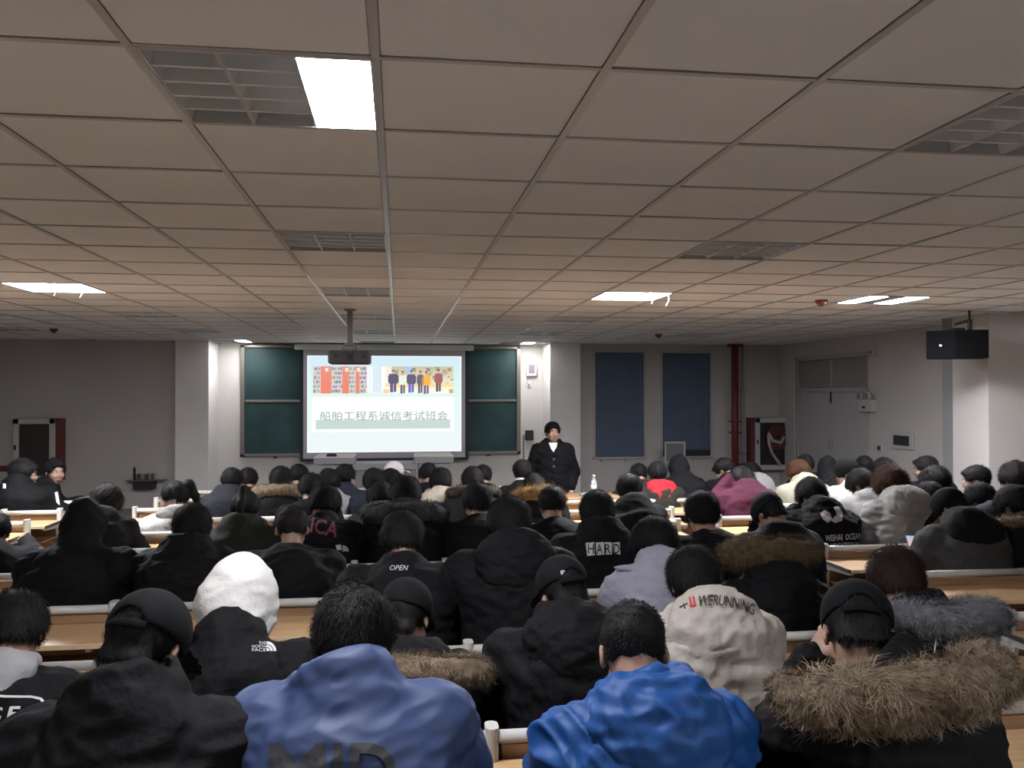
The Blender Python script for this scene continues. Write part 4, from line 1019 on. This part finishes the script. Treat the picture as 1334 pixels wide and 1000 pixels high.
def densify(V, F, mx):
    bm = bmesh.new(); vs = [bm.verts.new((float(v[0]), float(v[1]), 0)) for v in V]
    for f in F:
        try: bm.faces.new([vs[i] for i in f])
        except ValueError: pass
    bmesh.ops.triangulate(bm, faces=bm.faces)
    for _ in range(4):
        es = [e for e in bm.edges if e.calc_length() > mx]
        if not es: break
        bmesh.ops.subdivide_edges(bm, edges=es, cuts=1); bmesh.ops.triangulate(bm, faces=bm.faces)
    bm.verts.index_update(); V2 = [tuple(v.co[:2]) for v in bm.verts]; F2 = [tuple(v.index for v in f.verts) for f in bm.faces]; bm.free(); return V2, F2
def letter(who, txt, rect_, m, bold=0., shear=0., rot=0., bend=0., name='lettering'):
    V, F = text_mesh(txt, 1., bold, shear); V = V[:, :2]; mn, mx = V.min(0), V.max(0); x0, y0, x1, y1 = rect_
    U = (V-mn)/(mx-mn); P = np.stack([x0+U[:, 0]*(x1-x0), y1-U[:, 1]*(y1-y0)], 1)
    c = np.array([(x0+x1)/2, (y0+y1)/2]); P = P-c; P[:, 1] += bend*P[:, 0]**2; a = math.radians(rot); P = np.stack([P[:, 0]*math.cos(a)-P[:, 1]*math.sin(a), P[:, 0]*math.sin(a)+P[:, 1]*math.cos(a)], 1)+c
    V2, F2 = densify(P, F, max(3., (x1-x0)/14)); return stick(V2, F2, who, V2, m, name, .007)
def patch(who, polys, m, name='print_patch', lift=.004, mx=4.):
    V, F = [], []
    for q in polys: n = len(V); V += q; F.append(tuple(range(n, n+len(q))))
    V2, F2 = densify(V, F, mx); return stick(V2, F2, who, V2, m, name, lift)
M_print = mat('white_print', (.44, .43, .42), .7); M_printb = mat('black_print', (.012, .012, .012), .6); M_printr = mat('red_print', (.40, .03, .03), .6); M_printg = mat('grey_print', (.028, .028, .030), .7, spec=.2)

# ------------------------------------------------------------------ the people
BK = 'black'
# nearest row
person(189, 848, 0, 'student in black cap with open strap and plain black coat, nearest the corner', BK, 'buzz', cap=1, hy=.14, pitch=30, hyaw=-18, bulk=.045, collar='big', hood='down', key='capleft', dY=-.02, wide=1.1)
person(460, 838, 0, 'student in slate blue puffer coat with dark block lettering across the back', 'slate', 'medium', hy=.17, pitch=32, hyaw=-14, bulk=.06, collar='tall', quilt=(.17, .018), shiny=True, key='slate', wide=1.12, wr=.7)
person(825, 850, 0, 'crew-cut student in glossy bright royal blue hooded puffer coat', 'blue', 'buzz', hy=.16, pitch=28, hyaw=-8, bulk=.05, collar='big', hood='bigdown', hoodc='blue', shiny=True, quilt=(.15, .006), key='blue', wr=1.7, wide=1.05)
person(1117, 825, 0, 'student in black cap and black coat with broad tan fur hood trim', BK, 'buzz', cap=1, hy=.16, pitch=30, hyaw=-22, arms=('face', 'desk'), bulk=.05, collar='big', hood='down', fur=('tan', dict(a=.27, b=.18, z0=.02, dz=.05, rad=.055, L=.062, n=17000)), key='tanfur', hx=-.08, wide=1.12, glasses=True)
# second row
person(18, 826, 1, 'student with pale grey hood over a black jacket with white outlined lettering', BK, 'medium', hy=.17, pitch=32, hyaw=10, bulk=.035, hood='down', hoodc='grey', key='greyhood', collar='crew')
person(312, 793, 1, 'student with raised white hood and black coat with shoulder logo', BK, 'buzz', hy=.18, pitch=30, hyaw=-58, hroll=0, bulk=.045, hood='up', hoodc='white', collar='big', key='whitehood', wide=1.15)
person(528, 806, 1, 'student in black cap with tan fur collar behind the slate blue coat', BK, 'short', cap=1, opening=False, hy=.16, pitch=22, hyaw=-20, bulk=.04, collar='crew', hood='down', fur=('tan', dict(a=.21, b=.17, z0=-.05, dz=.05, rad=.046, L=.055, n=9000, off=(.05, 0))), key='fur73')
person(733, 775, 1, 'student in black cap with small white emblem and buckled strap, black hooded coat', BK, 'short', cap=1, hy=.15, pitch=22, hyaw=14, bulk=.05, hood='bigdown', hoodc=BK, key='emblem', collar='big', wide=1.15)
person(905, 762, 1, 'student in cream coat with lettering printed along the hood rim', 'cream', 'medium', hy=.17, pitch=30, hyaw=-6, bulk=.05, hood='bigdown', hoodc='cream', collar='big', key='cream', wide=1.08, wr=1.2)
person(1168, 762, 1, 'student with bushy brown hair and black coat with grey fur hood', BK, 'medium', 'brown', hy=.15, pitch=28, hyaw=-10, bulk=.05, hood='down', fur=('grey', dict(a=.215, b=.17, z0=.03, dz=.05, rad=.056, L=.06, n=13000, off=(.06, -.02))), collar='big', key='greyfur', wide=1.1)
# third row
person(524, 706, 2, 'student in black coat with small white word printed below the collar', BK, 'medium', hy=.17, pitch=30, hyaw=4, bulk=.045, collar='stand', key='open', wide=1.1)
person(664, 688, 2, 'large student in plain black coat with broad folded hood, middle of the third row', BK, 'medium', hy=.15, pitch=26, hyaw=6, bulk=.055, hood='bigdown', hoodc=BK, collar='big', key='bigblack', wide=1.18)
person(853, 712, 2, 'student in pale lavender padded coat with wide pointed collar', 'lavender', 'medium', hy=.16, pitch=18, hyaw=24, bulk=.055, collar='big', hood='down', key='lavender', shiny=False)
person(992, 732, 2, 'student in black coat with large brown fur hood trim covering the head', BK, 'buzz', hy=.16, pitch=48, bulk=.05, hood='bigdown', collar='big', fur=('brown', dict(a=.20, b=.10, z0=.155, dz=.02, rad=.062, L=.055, n=12000)), key='brownfur', wide=1.1)
# fourth row
person(112, 690, 3, 'student with black hood raised, broad black coat, on the fourth row', BK, 'buzz', hy=.15, pitch=22, bulk=.055, hood='up', key='blackhood', wide=1.2, fine=True)
person(250, 691, 3, 'round-headed student in black coat beside the raised black hood', BK, 'medium', hy=.16, pitch=24, bulk=.05, hood='down', collar='big', fine=True, wide=1.1)
person(381, 690, 3, 'crew-cut student with both ears showing, plain black jacket', BK, 'buzz', hc='dark', hy=.13, pitch=14, bulk=.045, collar='crew', key='crewcut', fine=True, wide=1.12)
person(778, 672, 3, 'student in black hoodie with white block word on the back', BK, 'medium', hy=.16, pitch=26, bulk=.05, hood='down', collar='big', key='hard', fine=True, wide=1.2)
person(915, 671, 3, 'student with round black hair beside the brown fur hood, plain black jacket', BK, 'medium', hy=.14, pitch=14, bulk=.03, fine=True)
person(1003, 670, 3, 'student in charcoal cap behind the brown fur hood, black jacket', BK, 'short', cap=1, capc='charcoal', opening=False, hy=.18, pitch=40, hyaw=20, bulk=.04, hood='down')
# side block near rows
person(1160, 634, 4, 'student with auburn hair and light grey hooded jacket', 'lightgrey', 'fluffy', 'auburn', hy=.15, pitch=24, hyaw=22, bulk=.045, hood='bigdown', hoodc='lightgrey', collar='big', dY=.12, key='auburn', fine=True)
person(1239, 664, 3, 'student in black cap with tiny white tick, grey coat with black hood, holding phone', 'darkgrey', 'short', cap=1, opening=False, hy=.16, pitch=32, hyaw=30, bulk=.05, hood='bigdown', hoodc=BK, collar='big', arms=('phoneout', 'desk'), dY=.17, key='tick', fine=True, wide=1.15)
person(1322, 660, 3, 'student with brown fur hood and black coat beside the grey coat with phone', BK, 'medium', hy=.16, pitch=24, hyaw=20, bulk=.05, hood='down', fur=('brown', dict(rad=.05)), dY=.17)
person(1058, 648, 4, 'student in black and white jacket with college lettering across the back', BK, 'medium', hy=.17, pitch=34, hyaw=18, bulk=.045, hood='down', collar='big', arms=('face', 'desk'), dY=.17, key='college', fine=True, wide=1.14)
person(1212, 652, 4, 'student in dark striped jacket leaning on the desk behind the black cap', 'stripe', 'medium', hy=.17, pitch=30, hyaw=30, bulk=.03, dY=.34, key='striped', face=True)
person(1278, 651, 4, 'student in dark grey hooded coat with one ear showing', 'charcoal', 'short', hy=.15, pitch=24, hyaw=26, bulk=.04, hood='bigdown', dY=.05)
# fifth row, middle block
person(319, 664, 4, 'student with tied-up black hair and hands at the face, dark olive jacket', 'olive', 'pony', hy=.16, pitch=26, arms=('face', 'face'), bulk=.045, hood='down', collar='big')
person(423, 660, 4, 'student in black coat with red patterned scarf and small shoulder logo', BK, 'medium', hy=.17, pitch=30, hyaw=-20, bulk=.045, collar='stand', key='scarf', fine=True)
person(529, 649, 4, 'student in black coat with dark grey fur hood behind the printed collar coat', BK, 'medium', hy=.15, pitch=22, bulk=.05, hood='bigdown', fur=('darkgrey', dict(a=.23, b=.15, z0=.02, dz=.04, rad=.062, L=.06, n=5000)), collar='big', fine=True)
person(622, 655, 4, 'student with dark rounded hair and one pale ear, black jacket, fifth row', BK, 'medium', hy=.14, pitch=14, hyaw=20, bulk=.045, collar='crew')
person(719, 660, 4, 'student with short black hair in black jacket in front of the golden fur collar', BK, 'short', hy=.14, pitch=16, bulk=.035, collar='crew')
# sixth row
person(138, 656, 5, 'student with long streaked dark hair bent over beside the raised black hood', BK, 'long', 'dark', hy=.22, pitch=40, hyaw=-30, bulk=.03, hood='down')
person(496, 651, 5, 'student with bowed black hair and brownish grey hood', 'charcoal', 'medium', hy=.18, pitch=34, hyaw=14, bulk=.03, hood='down', hoodc='darkgrey')
person(820, 641, 5, 'student with bushy black hair in plain black coat beside the water bottle', BK, 'medium', hy=.15, pitch=18, hyaw=-10, bulk=.05, hood='down', collar='big')
person(1122, 631, 5, 'student in grey jacket bowing towards the desk behind the black cap profile', 'grey', 'medium', hy=.18, pitch=36, hyaw=34, bulk=.035, hood='down', dY=.17, face=True)
person(1219, 632, 5, 'student with dense black hair sitting before the side pillar in black coat', BK, 'fluffy', hy=.15, pitch=24, hyaw=20, bulk=.04, dY=.17)
person(1272, 624, 5, 'student with short hair and face turned, before the side pillar base', 'charcoal', 'short', hy=.13, pitch=10, hyaw=48, bulk=.04, dY=.50, face=True)
person(1322, 626, 5, 'student with curly dark hair at the picture edge beside the side pillar', BK, 'fluffy', 'dark', hy=.14, pitch=18, bulk=.05, dY=.17)
# seventh row
person(228, 649, 6, 'student with glasses and pale grey hoodie seen in profile', 'white', 'pony', hy=.12, pitch=12, hyaw=74, turn=18, bulk=.03, hood='down', hoodc='lightgrey', face=True, glasses=True, skin=1, key='profile')
person(405, 637, 6, 'student with black hair directly behind the red patterned scarf', BK, 'medium', hy=.16, pitch=26, bulk=.03)
person(696, 638, 6, 'student with bright golden fur collar next to the standing man', BK, 'medium', hy=.19, pitch=40, bulk=.045, hood='down', fur=('gold', dict(a=.20, b=.16, z0=.03, dz=.03, rad=.06, L=.055, n=3000)))
person(967, 629, 6, 'student in magenta and lilac puffer coat with a hand at the head', 'magenta', 'long', hy=.20, pitch=42, hyaw=20, arms=('headhand', 'desk'), bulk=.06, collar='big', hood='down', quilt=(.09, .01), dY=.1, key='magenta')
person(1104, 618, 6, 'student in black peaked cap seen in profile, white jacket with black mark', 'white', 'short', cap=1, opening=False, hy=.15, pitch=20, hyaw=62, bulk=.035, collar='stand', dY=.17, face=True, key='profcap')
# eighth row
person(302, 631, 7, 'student in dark grey padded hooded jacket beside the pillar', 'charcoal', 'short', hy=.15, pitch=20, bulk=.05, hood='down', quilt=(.1, .008), collar='big')
person(366, 630, 7, 'student with short hair and light tan fur hood, black coat', BK, 'medium', hy=.14, pitch=18, bulk=.045, hood='down', fur=('tan', dict(a=.21, b=.15, z0=.02, dz=.03, rad=.055, n=2600)), collar='big')
person(428, 630, 7, 'student with pale grey hooded top in front of the podium', 'grey', 'medium', hy=.18, pitch=34, hyaw=-12, bulk=.035, hood='down')
person(487, 631, 7, 'student in dark navy jacket below the slide between two black-haired neighbours', 'navy', 'medium', hy=.15, pitch=20, bulk=.045, collar='stand')
person(574, 631, 7, 'student in cream woollen coat with a hand at the cheek', 'beige', 'medium', hy=.15, pitch=24, hyaw=20, arms=('face', 'desk'), bulk=.05, collar='stand', skin=1, key='woollen')
person(616, 630, 7, 'student with slick brown-black hair and dark brown fur collar', 'charcoal', 'medium', 'dark', dY=-.3, hy=.15, pitch=24, bulk=.045, hood='down', fur=('darkbrown', dict(a=.21, b=.14, z0=.03, dz=.03, rad=.05)))
person(1041, 618, 7, 'student with brown hair and pale jacket with orange collar', 'oat', 'medium', 'auburn', hy=.15, pitch=20, hyaw=40, bulk=.05, hood='down', collar='big', dY=.1, face=True, key='orange')
person(1151, 613, 7, 'student with thick black hair below the breaker box', BK, 'medium', hy=.14, pitch=16, hyaw=20, bulk=.04, dY=.17)
person(1206, 610, 7, 'student in dark coat with face in profile next to the wall below the loudspeaker', BK, 'short', hy=.13, pitch=8, hyaw=56, bulk=.04, dY=.17, face=True)
# ninth row
person(323, 626, 8, 'student with short black hair nearest the pillar in the ninth row', BK, 'short', hy=.14, pitch=18, bulk=.04)
person(389, 622, 8, 'student with short black hair beside the tan fur hood', BK, 'short', hy=.14, pitch=14, bulk=.035)
person(450, 622, 8, 'student in dark jacket seen before the podium side cabinet', 'navy', 'short', hy=.14, pitch=12, hyaw=-30, bulk=.035, collar='stand')
person(509, 629, 8, 'student with long black hair below the slide', BK, 'long', hy=.15, pitch=18, bulk=.03)
person(558, 620, 8, 'student in black jacket leaning before the podium wing', BK, 'short', hy=.16, pitch=20, hyaw=24, bulk=.03, dY=.3)
person(629, 622, 8, 'student with black hair mostly hidden by the dark brown fur collar', BK, 'short', hy=.14, pitch=16, bulk=.03, dY=.35)
person(680, 617, 8, 'student with black hair and white collar directly beside the standing man', BK, 'short', hy=.12, pitch=8, bulk=.03, collar='stand', key='whitecollar')
person(832, 620, 8, 'student with small dark head just beyond the red hood', 'olive', 'short', hy=.15, pitch=24, bulk=.03, dY=.62)
person(856, 617, 8, 'student with bright red hood over a dark green jacket', 'olive', 'short', hy=.13, pitch=12, bulk=.035, hood='down', hoodc='red', dY=-.1, key='redhood')
person(884, 613, 8, 'student with black hood raised, bent forward beside the red hood', BK, 'buzz', hy=.20, pitch=34, bulk=.05, hood='up', dY=.22)
person(944, 613, 8, 'student in black jacket bowing beside the red fire pipe', BK, 'short', hy=.17, pitch=30, hyaw=44, bulk=.04, collar='stand', dY=.17, face=True)
person(977, 618, 8, 'student with pale grey hood below the fire hose cabinet', 'grey', 'long', hy=.16, pitch=26, hyaw=-10, bulk=.035, hood='bigdown', hoodc='grey', dY=.55)
person(1049, 608, 8, 'student with dark hair below the double door, dark jacket', BK, 'short', hy=.14, pitch=14, bulk=.03, dY=.5)
person(1078, 614, 8, 'student with black hood and ruddy cheek below the double door', BK, 'buzz', hy=.16, pitch=18, hyaw=-24, bulk=.05, hood='up', dY=-.15)
person(1126, 610, 8, 'student with dark head seen just beyond the black cap profile', BK, 'short', hy=.14, pitch=14, bulk=.03, dY=.2)
# front and side rows
person(514, 616, 9, 'student in white cap turning sideways below the slide', 'charcoal', 'short', cap=1, capc='white', opening=False, hy=.12, pitch=4, hyaw=-46, bulk=.03, face=True, key='whitecap')
person(31, 617, 8, 'student in black jacket with white shoulder mark turning to the side', BK, 'medium', hy=.10, pitch=6, hyaw=-70, turn=-10, bulk=.05, collar='big', face=True, key='sidelook')
person(72, 616, 9, 'student in black jacket with white chest stripes looking back over the seats', BK, 'short', hy=.06, pitch=2, hyaw=-70, turn=-70, bulk=.04, collar='stand', face=True, key='lookback', dY=-.1)
person(-8, 693, 5, 'student in black coat cut by the picture edge on the side bench', BK, 'medium', hy=.14, pitch=20, bulk=.05, dY=.0)
# standing man
person(720, 563.5, 9, 'standing man in long black puffer coat over white shirt, facing the audience', BK, 'short', Y=9.62, hy=.0, pitch=-4, hyaw=6, turn=176, arms='pocket', bulk=.034, collar='stand', hood='down', stand=True, face=True, key='speaker', fine=True, scale=.925, long=True, group='man standing at the front', wide=1.02)

# ------------------------------------------------------------------ prints, collars and things held
for ch_, a_, b_ in (('M', 352, 425), ('I', 434, 446), ('D', 456, 516)): letter('slate', ch_, (a_, 968, b_, 1046), M_printg, bold=.02)
for k, (t_, y_) in enumerate((('THE', 836), ('NORTH', 840.5), ('FACE', 845))): letter('whitehood', t_, (337 if k == 0 else 328, y_, 346, y_+3.8), M_print)
def arcs(cx, cy, rs, a0, a1):
    out = []
    for r0, r1 in rs:
        th = np.linspace(a0, a1, 9); out += [[(cx+r0*math.cos(t), cy-r0*math.sin(t)), (cx+r1*math.cos(t), cy-r1*math.sin(t)), (cx+r1*math.cos(u), cy-r1*math.sin(u)), (cx+r0*math.cos(u), cy-r0*math.sin(u))] for t, u in zip(th[:-1], th[1:])]
    return out
patch('whitehood', arcs(347, 848, ((0, 4), (5, 8), (9, 12.5)), 0, math.pi/2), M_print, 'logo')
patch('greyhood', [[(-4, 905), (40, 906), (40, 909), (-4, 908)], [(40, 906), (54, 909), (53, 912), (40, 909)], [(54, 909), (60, 916), (57, 918), (52, 912)]], M_print, 'print_outline')
letter('greyhood', 'C', (-14, 920, 4, 938), M_print, bold=.03, shear=.2); letter('greyhood', 'E', (8, 920, 27, 938), M_print, bold=.03, shear=.2)
letter('open', 'OPEN', (508, 736.5, 532, 743), M_print, shear=.3)
patch('hard', [[(763, 707), (774, 706), (775, 723), (765, 724)], [(776, 706.5), (787, 706), (787, 722), (777, 723)], [(788, 706), (797, 706.5), (797, 722), (788, 722)], [(798, 707), (807, 706), (808, 722), (799, 721)]], M_print)
for k, ch in enumerate('HARD'): letter('hard', ch, (766+11*k, 708.5, 774+11*k, 721), M_printb, bold=.01)
letter('college', 'WEIHAI', (1075, 696, 1097, 704.5), M_print, rot=-4, bold=.012); letter('college', 'OCEAN', (1101, 694.5, 1122, 702.5), M_print, rot=-4, bold=.012); letter('college', 'VOCATIONAL', (1082, 706.5, 1121, 713), M_print, rot=-4, bold=.012)
patch('college', [[(1068, 668), (1075, 664), (1081, 668), (1084, 676), (1078, 681), (1072, 676)], [(1086, 660), (1092, 659), (1098, 668), (1097, 678), (1088, 681), (1082, 678), (1090, 670)]], mat('pale_print', (.36, .34, .33), .7), 'camouflage_patch')
letter('scarf', 'ICA', (405, 677, 441, 697), mat('scarf_red', (.12, .02, .03), .8), rot=12, bold=.02); patch('scarf', arcs(446, 718, ((0, 2), (3, 5), (6, 8)), 0, math.pi/2), M_print, 'logo'); patch('scarf', [[(437, 710), (444, 709), (445, 716), (439, 716)]], M_print, 'logo_text')
letter('cream', 'WERUNNING', (910, 776, 984, 790), M_printb, rot=9, bend=.0045, bold=.005); patch('cream', [[(897, 778), (899.5, 777), (902, 788), (899.5, 789)], [(902, 777), (904.5, 776), (906.5, 788), (904, 788)], [(898, 788), (907, 787), (907, 789.5), (898, 790.5)]], M_printr, 'red_mark'); patch('cream', [[(885, 790), (896, 785), (896, 786.5), (886, 791.5)], [(890, 786), (891.5, 786), (893, 793), (891.5, 793)]], M_printb, 'printed_arrow')
patch('profcap', arcs(1110, 652, ((2.5, 4.2),), 0, 6.283), M_printb, 'round_mark', mx=2)
patch('sidelook', [[(4, 629), (8, 630), (8, 636), (4, 636)]], M_print, 'shoulder_mark')
patch('lookback', [[(71, 641), (75, 640), (78, 657), (74, 658)]], M_print, 'chest_stripe')
for k in range(3): patch('striped', [[(1203+k*3.2, 676), (1204.6+k*3.2, 676), (1206.6+k*3.2, 688), (1205+k*3.2, 688)]], M_print, 'sleeve_stripe', mx=2)
def capsurf(who):
    d = PEOPLE[who]; me = [c for c in d['o'].children if c.name.startswith('cap')][0].data
    V = np.array([d['HM'] @ v.co for v in me.vertices]); Q = [tuple(f.vertices) for f in me.polygons]; return V, Q
def cap_patch(who, poly, m, nm):
    V2, F2 = densify(poly, [tuple(range(len(poly)))], 2.5); o = stick(V2, F2, who, V2, m, nm, .004, capsurf(who))
    if o is not None: o.parent = [c for c in PEOPLE[who]['o'].children if c.name.startswith('cap')][0]; o.matrix_local = PEOPLE[who]['HM'].inverted()
cap_patch('emblem', [(730, 743.5), (735, 742.5), (741, 744.5), (742, 749), (737, 749.5), (731, 748)], M_print, 'cap_emblem')
cap_patch('emblem', [(731, 744), (734, 743.5), (735, 746), (732, 747)], mat('emblem_blue', (.05, .12, .35), .6), 'cap_emblem_blue')
cap_patch('tick', [(1243.5, 655), (1244.5, 656.5), (1248, 653), (1247.5, 655), (1244.5, 658)], M_print, 'cap_tick')
def neck_ring(who, r, tube, up, m, nm, lean=0.):
    d = PEOPLE[who]; p = d['p']; ax = (p.head-p.N)/np.linalg.norm(p.head-p.N); c = p.N+ax*up; x = np.array([1., 0, 0]); y = np.cross(ax, x); y /= np.linalg.norm(y); x = np.cross(y, ax)
    MB().tube([tuple(c+(x*math.cos(t)+y*math.sin(t)*1.05)*r) for t in np.linspace(0, 6.2832, 25)], tube, 8, sx=1., sz=1.4, cap=False).build(nm, m, d['o'])
neck_ring('whitecollar', .088, .014, .055, M_print, 'shirt_collar'); neck_ring('orange', .105, .018, .055, mat('orange_cloth', (.45, .16, .04), .8), 'inner_collar')
# shirt front and buttons of the standing man
patch('speaker', [[(715, 576.5), (726, 576.5), (725, 582), (721, 589), (717, 583)]], mat('shirt_white', (.55, .56, .58), .8), 'shirt_front', lift=.02, mx=3)
for y_ in (597, 606): patch('speaker', [[(720, y_), (723, y_), (723, y_+2.5), (720, y_+2.5)]], mat('coat_button', (.05, .05, .055), .3), 'coat_button', lift=.02)
# wide pointed collar of the lavender coat
d = PEOPLE['lavender']; p = d['p']; side, back, u = frame_of(p)
F = Field(p.N-.34, p.N+.34, .010)
F.ring(p.N+u*.02+back*.02, .115, .028, np.stack([side, back, u], 1), 1., .01)
F.cone(p.N+back*.09+u*.0, p.N-side*.23+u*.035+back*.05, .075, .012, .03, sc=(1, 1, .62)); F.cone(p.N+back*.09, p.N+side*.22+u*.0+back*.05, .075, .02, .03, sc=(1, 1, .62))
V, Q = F.nets(); link('wide_collar', mesh_np('wide_collar', cloth_noise(V, Q, 31, .008), Q, True), cloth('lavender'), d['o'])
# stitching lines
def seam(who, pts, m, w=.9, nm='seam'):
    polys = []
    for (x0, y0), (x1, y1) in zip(pts[:-1], pts[1:]):
        L_ = math.hypot(x1-x0, y1-y0); nx, ny = -(y1-y0)/L_*w/2, (x1-x0)/L_*w/2
        polys.append([(x0+nx, y0+ny), (x1+nx, y1+ny), (x1-nx, y1-ny), (x0-nx, y0-ny)])
    return patch(who, polys, m, nm, .004, 6)
seam('cream', [(935, 800), (937, 830), (939, 868)], mat('cream_stitch', (.30, .27, .23), .8))
seam('blue', [(813, 905), (826, 935), (838, 965), (848, 998)], mat('blue_stitch', (.004, .03, .13), .7), 1.4)
seam('greyfur', [(1216, 824), (1219, 835), (1217, 850)], M_print, 1.8, 'drawstring'); seam('greyfur', [(1258, 828), (1262, 840), (1261, 850)], M_print, 1.8, 'drawstring')
# smartphone held by the student in the grey coat
d = PEOPLE['tick']; p = d['p']; q_ = (p.wr[0]-p.el[0]); q_ = q_/np.linalg.norm(q_); hp = d['base']+Vector(p.wr[0]+q_*.085+np.array([-.01, .0, .03]))
ph = empty('smartphone', hp, label='glowing smartphone held low by the student in the grey coat', cat='smartphone')
ph.rotation_euler = (math.radians(36), 0, math.radians(-20))
MB().box((-.036, -.075, -.004), (.036, .075, .004), .004).build('phone_body', M_black(), ph)
MB().box((-.033, -.071, .004), (.033, .071, .005)).build('phone_screen', mat('phone_light', (.02, .02, .02), .2, emit=(.75, .42, .46), estr=1.0), ph)
MB().box((-.033, .03, .005), (.033, .068, .0055)).build('screen_banner', mat('phone_blue', (.02, .02, .02), .2, emit=(.35, .55, .75), estr=1.0), ph)


# papers on the desks
for px_, py_, rz_, lab_ in ((657, 657.5, .3, 'white sheet of paper on the desk beside the golden fur collar'), (356, 683, -.2, 'white sheet of paper on the desk behind the tied-up hair')):
    q_ = atz(px_, py_, DESKZ+.001)
    nb = empty('paper_sheets', q_, rz_, label=lab_, cat='paper')
    for k_ in range(2): MB().box((-.105+.004*k_, -.14+.006*k_, .001+.0015*k_), (.105+.004*k_, .14+.006*k_, .0022+.0015*k_)).build('sheet', mat('paper_white', (.60, .59, .56), .7), nb)
